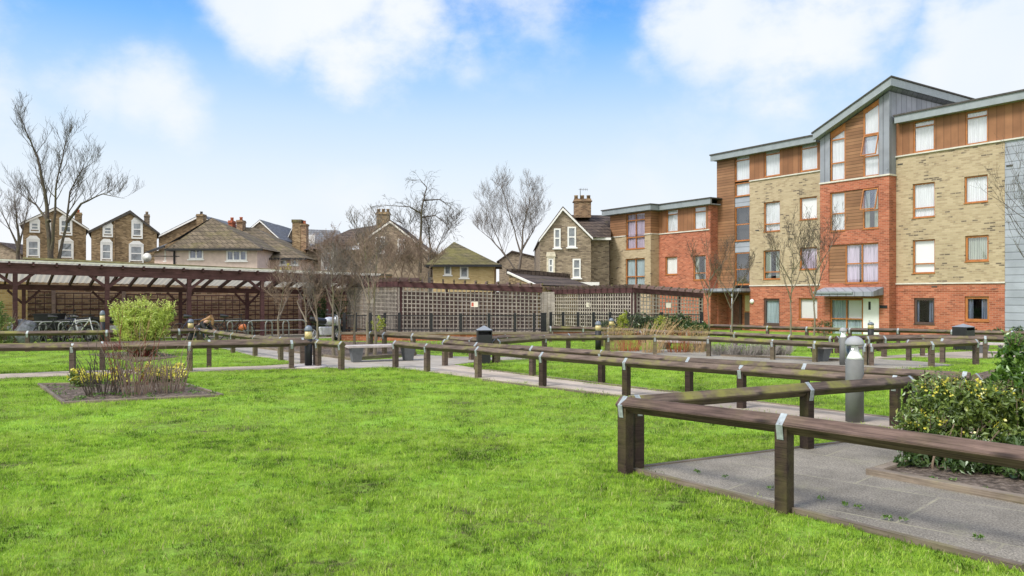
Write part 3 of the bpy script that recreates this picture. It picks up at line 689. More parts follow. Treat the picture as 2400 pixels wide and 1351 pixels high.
# --- section A (right of the tower)
ua, ub, ue = FU(2100, 0)-.6, FU(2355, 0), FU(2560, 0)
A = {}
def sec(v, lst): return [(wr(*w_[:4], v), w_[4]) for w_ in lst]
secA = sec(0, [((2140,2190,281,355),0),((2262,2315,259,337),0),((2140,2190,430,509),0),((2260,2315,412,475),0),((2139,2191,562,640),0),((2262,2317,552,613),0),((2141,2190,698,762),0),((2262,2317,697,752),0)]) if False else \
       [wr(*w_, 0) for w_ in ((2140,2190,281,355),(2262,2315,259,337),(2139,2191,429,510),(2260,2315,412,475),(2139,2191,562,641),(2262,2317,552,613),(2142,2190,699,760),(2261,2318,695,753))]
lo = [h for h in secA if h[3] < L1+.2]; mid = [h for h in secA if h[2] > L1 and h[3] < L3+.1]; top = [h for h in secA if h[2] > L3-.3]
m = MB(); holewall(m, ua, ub, BASE, L1-.03, 0, lo); m.build('red_brick_wall', 'orange red brick', apt)
m = MB(); holewall(m, ua, ub, L1, L3-.02, 0, mid); m.build('yellow_brick_wall', 'yellow brick', apt)
m = MB(); holewall(m, ua, ue, L3, RA, .02, [(h[0], h[1], max(h[2], L3+.02), h[3]) for h in top]); m.build('cedar_panel_band', 'cedar panel', apt)
m = MB(); m.add([(ub, .01, BASE), (ue, .01, BASE), (ue, .01, L3-.02), (ub, .01, L3-.02)], [(0, 1, 2, 3)]); m.build('slate_boarding', 'slate grey boarding', apt)
MB().box(ua, ub+.02, -.05, .03, L1-.03, L1+.03).build('stone_ledge', 'stone ledge', apt)
MB().box(ua, ue, -.07, .04, L3-.03, L3+.03).build('stone_ledge', 'stone ledge', apt)
MB().box(ua, ub+.01, -.015, 0, L1-.34, L1-.27).build('brick_course', 'orange red brick', apt)
for i, h in enumerate(secA):
    u0, u1, z0, z1 = h
    if i < 2:  window(apt, u0, u1, max(z0, L3+.04), z1, .02, trans=(z1-.27,), cur='net curtain', rec=.03)
    elif i in (2,): window(apt, *h, 0, trans=(z0+.42,), cur='net curtain')
    elif i == 3: window(apt, *h, 0, cur='net curtain')
    elif i == 4: window(apt, *h, 0, trans=(z0+.42,), cur='white blind', curtop=None)
    elif i == 5: window(apt, *h, 0, cur='green curtain', fw=.08)
    elif i == 6: window(apt, *h, 0, frame='dark brown frame', cur='blue curtain', fw=.09, gap=.5)
    else: window(apt, *h, 0, cur='blue curtain', fw=.09, gap=.35)
# --- section B
uc, ud = FU(1757, 0), FU(1930, 0)+.6
secB = [wr(*w_, 0) for w_ in ((1791,1828,349,413),(1875,1916,334,400),(1790,1828,473,543),(1874,1915,462,515),(1789,1828,587,655),(1874,1915,580,632),(1790,1827,700,762),(1872,1916,699,749))]
lo = [h for h in secB if h[3] < L1+.2]; mid = [h for h in secB if h[2] > L1 and h[3] < L3+.1]; top = [h for h in secB if h[2] > L3-.35]
m = MB(); holewall(m, uc, ud, BASE, L1-.03, 0, lo); m.build('red_brick_wall', 'orange red brick', apt)
m = MB(); holewall(m, uc, ud, L1, L3-.12, 0, mid); m.build('yellow_brick_wall', 'yellow brick', apt)
m = MB(); holewall(m, uc, ud, L3-.10, RB, .02, [(h[0], h[1], max(h[2], L3-.08), h[3]) for h in top]); m.build('cedar_panel_band', 'cedar panel', apt)
MB().box(uc, ud, -.05, .03, L1-.03, L1+.03).build('stone_ledge', 'stone ledge', apt)
MB().box(uc, ud, -.06, .04, L3-.13, L3-.07).build('stone_ledge', 'stone ledge', apt)
cfgB = [dict(trans=.27, cur='net curtain'), dict(trans=.27, cur='net curtain'), dict(tr2=.4, cur='net curtain'), dict(cur='white blind'), dict(tr2=.38, cur='green curtain', gap=.3), dict(cur='lilac curtain'), dict(cur='pale blue curtain', frame='dark brown frame', fw=.1), dict(cur='white blind')]
for h, cf in zip(secB, cfgB):
    u0, u1, z0, z1 = h; z0 = max(z0, L3-.06) if z0 > L3-.4 else z0
    tr = (z1-cf['trans'],) if 'trans' in cf else ((z0+cf['tr2'],) if 'tr2' in cf else ())
    window(apt, u0, u1, z0, z1, .02 if z0 > L3-.3 else 0, frame=cf.get('frame', 'oak frame'), trans=tr, cur=cf['cur'], fw=cf.get('fw', .055), gap=cf.get('gap', 0), rec=.03 if z0 > L3-.3 else .06)
# --- stair column and cedar corner
us0, us1 = FU(1680, 0), FU(1722, 0)
m = MB(); m.add([(us0, 0, 2.0), (us1, 0, 2.0), (us1, 0, RB), (us0, 0, RB)], [(0, 1, 2, 3)]); m.build('cedar_boarding', 'cedar boarding', apt)
zq = [FZ(1739, y, 0) for y in (366, 424, 428, 460, 484, 565, 592, 668)]
rows = [(zq[1], zq[0]+.1, 1), (zq[3], zq[2], 1), (zq[4], zq[3], 0), (zq[5], zq[4], 1), (zq[6], zq[5], 0), (zq[7], zq[6], 1)]
for z0, z1, isw in rows:
    if isw:
        hh = z1-z0
        window(apt, us1, uc, z0+.005, z1-.005, 0, trans=((z1-.32,) if z1 > 8.8 else ((z0+hh*.48,) if hh > 1.3 else ())), cur='net curtain' if z0 > 6 else None, rec=.05)
    else: MB().box(us1, uc, .03, .09, z0, z1).build('grey_panel', 'slate grey boarding', apt)
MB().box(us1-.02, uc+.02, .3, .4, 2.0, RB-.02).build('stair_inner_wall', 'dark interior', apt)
# porch under the canopy
MB().box(us0-.35, uc+.05, -.75, .35, L1-.30, L1-.14).build('porch_canopy', 'zinc sheet', apt)
MB().box(us0-.3, uc, -.70, -.005, L1-.37, L1-.301).build('canopy_soffit', 'dark roof felt', apt)
MB().tube([(FU(1716, -.6), -.6, BASE), (FU(1716, -.6), -.6, L1-.36)], .045, 10).build('porch_post', 'steel fascia', apt, True)
m = MB(); m.add([(us0-.9, .85, BASE), (uc+.1, .85, BASE), (uc+.1, .85, L1-.3), (us0-.9, .85, L1-.3)], [(0, 1, 2, 3)]); m.add([(uc, 0, BASE), (uc, .85, BASE), (uc, .85, L1-.02), (uc, 0, L1-.02)], [(0, 1, 2, 3)])
m.add([(us0+.1, 0, BASE), (us0+.1, .85, BASE), (us0+.1, .85, L1), (us0+.1, 0, L1)], [(0, 3, 2, 1)]); m.add([(us0-.2, 0, BASE), (us0+.1, 0, BASE), (us0+.1, 0, 2.02), (us0-.2, 0, 2.02)], [(0, 1, 2, 3)]); m.build('porch_wall', 'orange red brick', apt)
dr = MB(); dr.box(us0+.35, us0+1.05, .78, .84, BASE+.3, 1.65); d_o = dr.build('door', 'dark brown frame', apt)
MB().box(us0+.48, us0+.92, .765, .779, BASE+.5, 1.5).build('glass_pane', 'window glass', d_o)
dr = MB(); dr.box(us1+.2, uc-.12, .5, .56, BASE+.3, 1.75); d_o = dr.build('door', 'oak frame', apt)
MB().box(us1+.3, uc-.2, .485, .499, .75, 1.6).build('glass_pane', 'cream lens', d_o); MB().box(us1+.25, uc-.16, .485, .499, BASE+.35, .68).build('kick_panel', 'dark brown frame', d_o)
wl_ = MB(); wl_.lathe([(.13, 0), (.13, .04), (.10, .08), (.03, .11)], 16); wl_.v = [(x, -z_, y) for x, y, z_ in wl_.v]
lo_ = wl_.build('wall_lamp', 'white frame', apt, True); lo_.location = (FU(1763, 0), -.002, FZ(1763, 707, 0))
# --- roof edges
def fascia(u0, u1, v, ztop, h=.30, back=9.5, nm=None):
    MB().box(u0, u1, v, v+.12, ztop-h, ztop).build('fascia', 'steel fascia', apt)
    MB().box(u0-.04, u1+.04, v-.05, back, ztop, ztop+.07).build('roof', 'dark roof felt', apt)
    MB().box(u0, u1, v+.121, back-.4, ztop-h+.02, ztop-.01).build('soffit', 'zinc sheet', apt)
zA = 9.52; zB = 9.36
fascia(FU(2096, -.38), ue, -.38, zA); fascia(FU(1665, -.38), FU(1912, -.38), -.38, zB)
# --- tower
vt = -.55; ut0, ut1 = FU(1922, vt), FU(2084, vt)
zt0 = FZ(1922, 431, vt); LT = (FZ(1922, 431, vt)+FZ(2084, 409, vt))/2
tl, trr = FU(1905, vt-.35), ut1+.28
zl0 = FZ(1908, 312, vt-.35); zr0 = FZ(2085, 183, vt-.35); sl = (zr0-zl0)/(trr-tl)
roofz = lambda u: zl0+sl*(u-tl)
wins = {}
q = lambda *a: wr(*a, vt)
w2l, w2r = q(1945,1980,452,542), q(2021,2059,441,535)
w1 = q(1980,2059,571,664)
wg = q(1945,2021,701,783); dg = q(2022,2060,700,790)
pan2 = (w2l[1], w2r[0], min(w2l[2], w2r[2]), max(w2l[3], w2r[3])); pan1 = (FU(1942, vt), w1[0], w1[2], w1[3])
wz0, wz1 = min(w2l[2], w2r[2]), max(w2l[3], w2r[3])
holes = [(w2l[0], w2r[1], wz0, wz1), (pan1[0], w1[1], w1[2], w1[3]), (wg[0], dg[1], BASE, max(wg[3], dg[3]))]
m = MB(); holewall(m, ut0, ut1, BASE, LT-.04, vt, holes, .14); m.add([(ut1, vt, BASE), (ut1, .1, BASE), (ut1, .1, LT-.04), (ut1, vt, LT-.04)], [(0, 1, 2, 3)]); m.add([(ut0, vt, BASE), (ut0, .1, BASE), (ut0, .1, LT-.04), (ut0, vt, LT-.04)], [(3, 2, 1, 0)])
m.build('red_brick_tower_wall', 'orange red brick', apt)
MB().box(ut0-.03, ut1+.04, vt-.05, .06, LT-.04, LT+.03).build('stone_ledge', 'stone ledge', apt)
cb = .09
m = MB(); m.box(w2l[1]+.002, w2r[0]-.002, vt+.05, vt+.11, wz0, wz1); m.build('cedar_boarding', 'cedar boarding', apt)
m = MB(); m.box(pan1[0], w1[0]-.002, vt+.05, vt+.11, w1[2], w1[3]); m.build('cedar_boarding', 'cedar boarding', apt)
zm = wz0+(wz1-wz0)*.45
window(apt, w2l[0], w2l[1], wz0, wz1, vt, trans=(zm,), cur='net curtain'); window(apt, w2r[0], w2r[1], wz0, wz1, vt, trans=(zm,), cur='green curtain', gap=.3, tilt=(zm+.03, wz1-.03))
um = (w1[0]+w1[1])/2; window(apt, w1[0], w1[1], w1[2], w1[3], vt, trans=(w1[3]-.5*(w1[3]-w1[2]),), mull=(um,), cur='lilac curtain', gap=.12)
um = (wg[0]+wg[1])/2; zmid = FZ(1985, 748, vt); window(apt, wg[0], wg[1], BASE+.1, wg[3], vt, trans=(zmid,), mull=(um,), cur='pale blue curtain', tilt=None, fw=.06)
MB().box(um+.08, wg[1]-.08, vt+.12, vt+.13, zmid+.03, wg[3]-.06).build('roller_blind', 'white blind', apt)
do = MB(); do.box(wg[1]+.01, dg[1]-.01, vt+.05, vt+.10, BASE+.1, dg[3]); do = do.build('door', 'white door', apt)
MB().box(wg[1]+.27, wg[1]+.38, vt+.042, vt+.049, .95, 1.32).build('glass_slot', 'black plastic', do)
MB().box(wg[1]+.28, wg[1]+.36, vt+.042, vt+.049, .42, .46).build('letter_plate', 'galvanised strap', do)
# name plate beside the door (dark, unreadable in the photograph)
MB().box(FU(2062, vt), FU(2080, vt), vt-.02, vt-.002, FZ(2071, 723, vt), FZ(2071, 716, vt)).build('name_plate', 'black powder coat', apt)
# canopy over tower door
uc0, uc1 = FU(1914, vt-.6), FU(2062, vt-.3); zc1 = FZ(1990, 676, vt-.6)
m = MB(); m.add([(uc0, vt-.8, zc1-.16), (uc1, vt-.8, zc1-.16), (uc1, vt-.002, zc1+.05), (uc0, vt-.002, zc1+.05), (uc0, vt-.8, zc1-.36), (uc1, vt-.8, zc1-.36), (uc1, vt-.002, zc1-.30), (uc0, vt-.002, zc1-.30)],
    [(0,1,2,3),(4,7,6,5),(0,4,5,1),(1,5,6,2),(2,6,7,3),(3,7,4,0)]); m.build('door_canopy', 'zinc sheet', apt)
MB().box(uc0-.02, uc0+2.0, vt-.86, vt-.80, zc1-.24, zc1-.15).build('canopy_gutter', 'steel fascia', apt)
# upper tower: zinc with cedar and tall sloped windows
uA, uB_, uC, uD = FU(1945, vt), FU(1980, vt), FU(2022, vt), FU(2060, vt); off = .36
ztop = lambda u: roofz(u)-off
m = MB()
for a, b in ((ut0, uA), (uD, ut1)): m.add([(a, vt, LT+.03), (b, vt, LT+.03), (b, vt, ztop(b)), (a, vt, ztop(a))], [(0, 1, 2, 3)])
m.add([(ut1, vt, LT+.03), (ut1, 8, LT+.03), (ut1, 8, ztop(ut1)), (ut1, vt, ztop(ut1))], [(0, 1, 2, 3)])
m.add([(ut0, vt, LT+.03), (ut0, 8, LT+.03), (ut0, 8, ztop(ut0)), (ut0, vt, ztop(ut0))], [(3, 2, 1, 0)])
m.build('zinc_cladding', 'zinc sheet', apt)
m = MB(); m.prism([(uB_+.002, LT+.03), (uC-.002, LT+.03), (uC-.002, ztop(uC)), (uB_+.002, ztop(uB_))], vt+.05, vt+.11); m.build('cedar_boarding', 'cedar boarding', apt)
zz = lambda px, py: FZ(px, py, vt)
window(apt, uA, uB_, LT+.03, ztop(uB_)-.25, vt, trans=(zz(1962, 382), zz(1962, 327)), zl=ztop(uA)-.25, cur='net curtain', fw=.06)
window(apt, uC, uD, LT+.03, ztop(uD)-.15, vt, trans=(zz(2040, 366), zz(2040, 314)), zl=ztop(uC)-.15, cur='net curtain', fw=.06, tilt=(zz(2040, 365), zz(2040, 317)))
m = MB(); m.prism([(uA, ztop(uA)-.25), (uB_, ztop(uB_)-.25), (uB_, ztop(uB_)), (uA, ztop(uA))], vt+.04, vt+.1); m.prism([(uC, ztop(uC)-.15), (uD, ztop(uD)-.15), (uD, ztop(uD)), (uC, ztop(uC))], vt+.04, vt+.1); m.build('window_head_board', 'oak frame', apt)
m = MB(); m.prism([(tl, roofz(tl)-.33), (trr, roofz(trr)-.33), (trr, roofz(trr)), (tl, roofz(tl))], vt-.35, vt-.23); m.box(trr-.1, trr, vt-.229, 8.0, roofz(trr)-.33, roofz(trr)); m.build('fascia', 'steel fascia', apt)
m = MB(); m.prism([(tl-.06, roofz(tl-.06)), (trr+.05, roofz(trr+.05)), (trr+.05, roofz(trr+.05)+.06), (tl-.06, roofz(tl-.06)+.06)], vt-.4, 8.1); m.build('roof', 'dark roof felt', apt)
m = MB(); m.prism([(tl+.02, roofz(tl)-.30), (trr-.101, roofz(trr)-.335), (trr-.101, roofz(trr)-.01), (tl+.02, roofz(tl)-.01)], vt-.228, 8.0); m.build('soffit', 'zinc sheet', apt)
MB().tube([(FU(2060, vt)+.42, vt-.06, 7.2), (FU(2060, vt)+.42, vt-.06, 7.25)], .02).build('wall_bracket', 'steel fascia', apt)
# --- low wing C
vc, vb = -.58, -1.25; LC = 5.25
uc2, uc3 = FU(1525, vb), FU(1665, vc); ucl = FU(1430, vb)
secC = [wr(*w_, vc) for w_ in ((1562,1589,491,545),(1626,1655,484,539),(1559,1587,602,644),(1625,1654,599,657))]
m = MB(); holewall(m, uc2, uc3, BASE, LC-.03, vc, secC[2:]); m.add([(uc3, vc, BASE), (uc3, .05, BASE), (uc3, .05, 6.6), (uc3, vc, 6.6)], [(0, 1, 2, 3)]); m.build('red_brick_wall', 'orange red brick', apt)
m = MB(); holewall(m, uc2, FU(1660, vc), LC+.03, 6.6, vc, [(h[0], h[1], max(h[2], LC+.04), h[3]) for h in secC[:2]]); m.build('cedar_panel_band', 'cedar panel', apt)
m = MB(); m.box(FU(1660, vc), uc3+.01, vc-.01, .05, LC-.02, 6.6); m.build('brick_pier', 'orange red brick', apt)
MB().box(uc2, uc3-.05, vc-.05, vc+.03, LC-.03, LC+.03).build('stone_ledge', 'stone ledge', apt)
for i, h in enumerate(secC):
    u0, u1, z0, z1 = h
    if i < 2: window(apt, u0, u1, max(z0, LC+.05), z1, vc, trans=(z1-.3,), cur='net curtain', rec=.03)
    elif i == 2: window(apt, *h, vc, cur='white blind', gap=0)
    else: window(apt, *h, vc, trans=(z0+.4,), cur='green curtain', gap=.45)
secD = [wr(*w_, vb) for w_ in ((1467,1511,500,584),(1466,1511,606,668))]
secD[1] = (secD[1][0], secD[1][1], secD[1][2]-.25, secD[1][3])
m = MB(); holewall(m, ucl, uc2, BASE, LC-.03, vb, secD); m.add([(uc2, vb, BASE), (uc2, vc, BASE), (uc2, vc, LC-.03), (uc2, vb, LC-.03)], [(0, 1, 2, 3)]); m.build('yellow_brick_wall', 'yellow brick', apt)
m = MB(); holewall(m, ucl, uc2, LC+.03, 6.6, vb, [(secD[0][0], secD[0][1], LC+.03, secD[0][3])]); m.add([(uc2, vb, LC+.03), (uc2, vc, LC+.03), (uc2, vc, 6.6), (uc2, vb, 6.6)], [(0, 1, 2, 3)]); m.build('cedar_boarding', 'cedar boarding', apt)
for h in ((ucl, secD[0][0]), (secD[0][1], uc2+.02)): MB().box(h[0], h[1], vb-.04, vb+.03, LC-.03, LC+.03).build('stone_ledge', 'stone ledge', apt)
MB().box(uc2-.04, uc2+.05, vb+.031, vc-.051, LC-.03, LC+.03).build('stone_ledge', 'stone ledge', apt)
for i, h in enumerate(secD):
    um = (h[0]+h[1])/2; zt = h[3]
    window(apt, *h, vb, trans=((zt-.42, zt-1.45) if i == 0 else (zt-1.1,)), mull=(um,), cur='lilac curtain' if i == 0 else 'pale blue curtain', fw=.06)
MB().box(ucl-.4, uc2+.35, vb-.35, vb-.23, 6.62, 6.92).build('fascia', 'steel fascia', apt); MB().box(uc2+.351, uc3+.3, vc-.35, vc-.23, 6.62, 6.92).build('fascia', 'steel fascia', apt)
MB().box(uc2+.23, uc2+.35, vb-.229, vc-.351, 6.62, 6.92).build('fascia', 'steel fascia', apt)
m = MB(); m.box(ucl-.45, uc2+.4, vb-.4, 8, 6.921, 6.98); m.box(uc2+.401, us0-.002, vc-.4, 8, 6.921, 6.98); m.box(us0-.001, uc3+.35, vc-.4, -.01, 6.921, 6.98); m.build('roof', 'dark roof felt', apt)
m = MB(); m.box(ucl-.3, uc2+.2, vb-.228, 7.9, 6.6, 6.66); m.box(uc2+.201, uc3+.25, vc-.228, -.02, 6.6, 6.66); m.box(uc2+.201, us0-.9, -.019, 7.9, 6.6, 6.66); m.build('soffit', 'zinc sheet', apt)
# downpipe and closing walls at the back and ends
MB().tube([(uc3-.55, vc-.06, -.4), (uc3-.55, vc-.06, 1.9)], .04, 8).build('downpipe', 'steel fascia', apt, True)
m = MB(); m.box(us0-.5, ue, 9, 9.1, BASE, 9.1); m.box(ue-.02, ue+.08, .03, 8.99, BASE, 9.1); m.box(ucl, ucl+.1, vb+.01, 8, BASE, 6.6); m.box(ucl+.11, us0-.51, 7.9, 8, BASE, 6.6); m.box(us0, us0+.05, .02, 8.99, 6.7, 9.1); m.build('back_wall', 'yellow brick', apt)
m = MB(); m.box(ut1+.2, ue-.1, 1.2, 1.3, BASE, 9.1); m.box(uc+.01, ut0, 1.2, 1.3, BASE, 9); m.box(ucl+.2, us0-.5, 1.2, 1.3, BASE, 6.5); m.box(ut0+.02, ut1-.02, .9, 1.0, BASE, 9.2); m.build('inner_partition', 'dark interior', apt)  # near-black panels: the unlit rooms' shade is put into their colour
for px, py in ((2190,672),(2332,678),(2110,385),(2366,388),(1775,540),(1853,560)):
    MB().box(FU(px, 0)-.12, FU(px, 0)+.12, -.012, -.001, FZ(px, py, 0)-.04, FZ(px, py, 0)+.02).build('air_vent', 'dark roof felt', apt)

def leafblob(m, c, rad, n, size, rg, hollow=.35, lump=.3, aspect=.45, updir=.3, seed=0):
    c = Vector(c)
    for _ in range(n):
        while True:
            d = Vector((rg.gauss(0, 1), rg.gauss(0, 1), rg.gauss(0, 1)))
            if d.length > .1: break
        d.normalize(); k = 1+lump*noise.noise(d*2.1+Vector((seed, seed*1.7, 0)))*1.6
        r = (hollow+(1-hollow)*rg.random()**.5)*k
        p = c+Vector((d.x*rad[0], d.y*rad[1], d.z*rad[2]))*r
        if p.z < .02: continue
        if noise.noise(p*4.2+Vector((seed*3.1, 0, 0))) < -.12: continue
        a = Vector((rg.gauss(0, 1), rg.gauss(0, 1), rg.gauss(0, 1)+updir)).normalized(); b = a.orthogonal().normalized(); b.rotate(Matrix.Rotation(rg.uniform(0, 6.28), 3, a))
        s_ = size*rg.uniform(.45, 1.55); w = s_*aspect
        q_ = a.cross(b)*w*.25
        m.add([p-a*s_*.5, p+b*w*.5+q_, p+a*s_*.5, p-b*w*.5+q_], [(0, 1, 2, 3)])
# ---------------------------------------------------------------- older houses behind
def hwindow(parent, px0, px1, py0, py1, Y, surround=None, bars=1, mull=0, frame='white frame', glassmat='old window glass', proud=.0, dark=True):
    a, b = P(px0, py1, Y), P(px1, py0, Y); x0, x1, z0, z1 = a.x, b.x, a.z, b.z
    lx = parent.location; f = .09; m = MB()
    x0 -= lx.x; x1 -= lx.x; y = Y-lx.y-proud
    if surround:
        s = MB(); q = .10; s.box(x0-q, x0, y-.06, y, z0-.1, z1+q); s.box(x1, x1+q, y-.06, y, z0-.1, z1+q); s.prism([(x0-q*1.4, z1+q), (x1+q*1.4, z1+q), ((x0+x1)/2+.25, z1+q+.28), ((x0+x1)/2-.25, z1+q+.28)], y-.09, y)
        s.box(x0, x1, y-.06, y, z1, z1+q); s.box(x0-q, x1+q, y-.1, y, z0-.22, z0-.1); s.build('window_surround', 'white frame' if surround is True else surround, parent)
    m.box(x0, x0+f, y-.04, y+.02, z0, z1); m.box(x1-f, x1, y-.04, y+.02, z0, z1); m.box(x0+f, x1-f, y-.04, y+.02, z0, z0+f); m.box(x0+f, x1-f, y-.04, y+.02, z1-f, z1)
    for i in range(bars): zc = z0+(z1-z0)*(i+1)/(bars+1); m.box(x0+f, x1-f, y-.038, y+.018, zc-.04, zc+.04)
    for i in range(mull): xc = x0+(x1-x0)*(i+1)/(mull+1); m.box(xc-.045, xc+.045, y-.036, y+.016, z0+f, z1-f)
    if not surround: m.box(x0-.08, x1+.08, y-.1, y-.041, z0-.08, z0)
    w = m.build('window', frame, parent)
    MB().add([(x0+f, y-.01, z0+f), (x1-f, y-.01, z0+f), (x1-f, y-.01, z1-f), (x0+f, y-.01, z1-f)], [(0, 1, 2, 3)]).build('glass_pane', glassmat, w)
    c = MB(); c.add([(x0+f, y-.004, z0+f), (x1-f, y-.004, z0+f), (x1-f, y-.004, z1-f), (x0+f, y-.004, z1-f)], [(0, 1, 2, 3)]); c.build('curtain', 'blue curtain' if not dark else 'dim room', w)  # with dim room no cloth: a grey sheet painted as the shaded interior
def chimney(parent, px0, px1, py0, py1, Y, mat='brown stock brick', pots=2, potmat='red terracotta', d=.8):
    a, b = P(px0, py1, Y), P(px1, py0, Y); l = parent.location; x0, x1, z0, z1 = a.x-l.x, b.x-l.x, a.z, b.z; y = Y-l.y; w = x1-x0
    m = MB(); zc = z1-.18*max(1, w*.6); m.box(x0+w*.06, x1-w*.06, y, y+d, z0, zc); m.box(x0, x1, y-.08, y+d+.08, zc, z1-.12); m.box(x0+w*.05, x1-w*.05, y-.03, y+d+.03, z1-.12, z1)
    c = m.build('chimney', mat, parent)
    for i in range(pots):
        px = x0+w*(i+.5)/pots; MB().lathe([(.13, 0), (.11, .18), (.14, .21), (.12, .26)], 10, (px, y+d/2, z1)).build('chimney_pot', potmat, c, True)
    return c
def gable_house(label, pl, pr, Y, apex, eL, eR, depth, wall, roof, name='brick_house', side=None, over=.3, barge='white frame', group='older houses behind the garden wall', front=None):
    """gable facing the garden; apex, eL, eR are rows/columns of the photograph on the gable's plane"""
    b0 = P(pl, 700, Y); e = empty(name, (P((pl+pr)/2, 700, Y).x, Y, gz(Y)), 0, label, 'house', group); e.location.z = 0
    l = e.location; X = lambda px: P(px, 700, Y).x-l.x; Z = lambda py: EYE-(py-HOR)/F*Y
    xl, xr, xa = X(pl), X(pr), X(apex[0]); zl, zr, za = Z(eL), Z(eR), Z(apex[1]); g0 = gz(Y)
    m = MB(); m.prism([(xl, g0), (xr, g0), (xr, zr), (xa, za), (xl, zl)], 0, depth); m.build('wall', wall, e)
    m = MB(); t = .12
    for x0, z0, x1, z1 in ((xl, zl, xa, za), (xr, zr, xa, za)):
        dx, dz = x0-x1, z0-z1; L = math.hypot(dx, dz); ox, oz = dx/L*over, dz/L*over
        m.prism([(x0+ox, z0+oz+.02), (x1, z1+.02), (x1, z1+t+.06), (x0+ox, z0+oz+t)], -over*.6, depth+.2)
    m.build('roof', roof, e)
    if barge:
        m = MB()
        for x0, z0, x1, z1 in ((xl, zl, xa, za), (xr, zr, xa, za)):
            dx, dz = x0-x1, z0-z1; L = math.hypot(dx, dz); ox, oz = dx/L*over, dz/L*over
            m.prism([(x0+ox, z0+oz-.07), (x1, z1-.07), (x1, z1+.09), (x0+ox, z0+oz+.06)], -over*.6-.05, -over*.6-.005)
        m.build('bargeboard', barge, e)
    return e
h1 = gable_house('brown brick gabled house behind the big bare tree', 55, 203, 62, (131, 490), 527, 533, 10, 'brown stock brick', 'dark roof tile', barge='pale stone surround')
for h_ in (h1,): h_.rotation_euler.z = -math.atan2(h_.location.x, h_.location.y); h_.scale.x = math.cos(h_.rotation_euler.z)
for a in ((73,91,524,541),(66,91,566,602),(142,167,515,545),(140,170,568,604)): hwindow(h1, *a, 62, True)
chimney(h1, 183, 203, 496, 555, 62.5, 'brown stock brick', 1)
MB().tube([(P(118,700,62).x-h1.location.x, -.08, 0), (P(118,700,62).x-h1.location.x, -.08, P(118,515,62).z)], .07, 8).build('drainpipe', 'pale stone surround', h1)
h2 = gable_house('brown brick gabled house left of the hipped cream house', 215, 369, 62, (305, 498), 545, 543, 10, 'brown stock brick', 'dark roof tile', barge='dark roof felt')
h2.rotation_euler.z = -math.atan2(h2.location.x, h2.location.y); h2.scale.x = math.cos(h2.rotation_euler.z)
for a in ((244,262,534,551),(311,332,521,553),(239,261,573,609),(305,334,576,612)): hwindow(h2, *a, 62, True)
chimney(h2, 336, 352, 510, 545, 64, 'greyish brown brick', 1, 'greyish brown brick'); chimney(h2, 352, 367, 501, 545, 63, 'greyish brown brick', 1, 'greyish brown brick')
MB().tube([(P(268,700,62).x-h2.location.x, -.08, 0), (P(268,700,62).x-h2.location.x, -.08, P(268,520,62).z)], .07, 8).build('drainpipe', 'brown stock brick', h2)
h3 = gable_house('house seen only as a slope of roof behind the cream hipped house', 372, 520, 72, (470, 508), 556, 530, 8, 'brown stock brick', 'grey slate', barge='white frame')
chimney(h3, 459, 477, 502, 530, 71, 'brown stock brick', 1, 'dark roof felt')
# hipped pair
def hip_house(label, fl, fr, side, Y, apexes, eave_y, wall, roof, depth, name='hipped_house', wall2=None, sidepx=None):
    """front face from column fl to fr at Y; apexes: ridge points (px, py, Y)"""
    X = lambda px, YY=Y: P(px, 700, YY).x
    e = empty(name, (X((fl+fr)/2), Y, 0), 0, label, 'house', 'older houses behind the garden wall'); l = e.location
    xl, xr = X(fl)-l.x, X(fr)-l.x; ze = (P(fl, eave_y[0], Y).z+P(fr, eave_y[1], Y).z)/2; g0 = gz(Y)
    m = MB(); m.box(xl, xr, 0, depth, g0, ze); m.build('wall', wall, e)
    ap = [P(*a)-Vector((l.x, l.y, 0)) for a in apexes]; o = .45
    c = [Vector((xl-o, -o, ze-.1)), Vector((xr+o, -o, ze-.1)), Vector((xr+o, depth+o, ze-.1)), Vector((xl-o, depth+o, ze-.1))]
    if len(ap) == 1: fs = [(0,1,4),(1,2,4),(2,3,4),(3,0,4)]
    else: fs = [(0,1,5,4),(1,2,5),(2,3,4,5),(3,0,4)]
    fs.append((3, 2, 1, 0))
    MB().add(c+ap, fs).build('roof', roof, e)
    m = MB(); m.box(xl-o-.05, xr+o+.05, -o-.06, -o, ze-.22, ze-.07); m.box(xl-o-.06, xl-o, -o, depth+o, ze-.22, ze-.07); m.build('gutter', 'black powder coat', e)
    return e
h4 = hip_house('cream rendered house with a brown hipped tile roof', 411, 603, None, 52, [(497,511,56)], (576,586), 'cream render', 'brown roof tile', 8)
hwindow(h4, 443, 477, 581, 608, 52, None, 0, 1, dark=False); hwindow(h4, 531, 579, 587, 612, 52, None, 0, 2, dark=False)
sidew = MB(); sidew.box(-.3, 0, 2, 3, 3, 4)
h5 = hip_house('pink rendered house joined on the right of the cream hipped house', 606, 705, None, 55, [(530,531,61),(597,534,61)], (601,605), 'pink render', 'brown roof tile', 9)
for o in kids(h5):
    if o.name.startswith('window'): pass
hwindow(h5, 655, 672, 609, 622, 55, None, 0, 0); hwindow(h5, 682, 700, 609, 622, 55, None, 0, 0)
chimney(h5, 534, 545, 517, 540, 60, 'red terracotta', 1); chimney(h5, 553, 569, 516, 545, 60, 'dark garden wall brick', 1)
dish = empty('satellite_dish', P(346, 604, 51.5), 0, 'white satellite dish on the left corner of the cream hipped house', 'satellite dish')
dm = MB(); dm.lathe([(.02, 0), (.16, .02), (.28, .06), (.30, .08)], 18); dm.v = [(x, -z_, y) for x, y, z_ in dm.v]; dm.build('reflector', 'dish white', dish, True)
MB().tube([(0, .1, 0), (.3, .15, .1), (P(413,604,51.5).x-P(346,604,51.5).x, .5, .1)], .03).build('bracket', 'dark roof felt', dish)
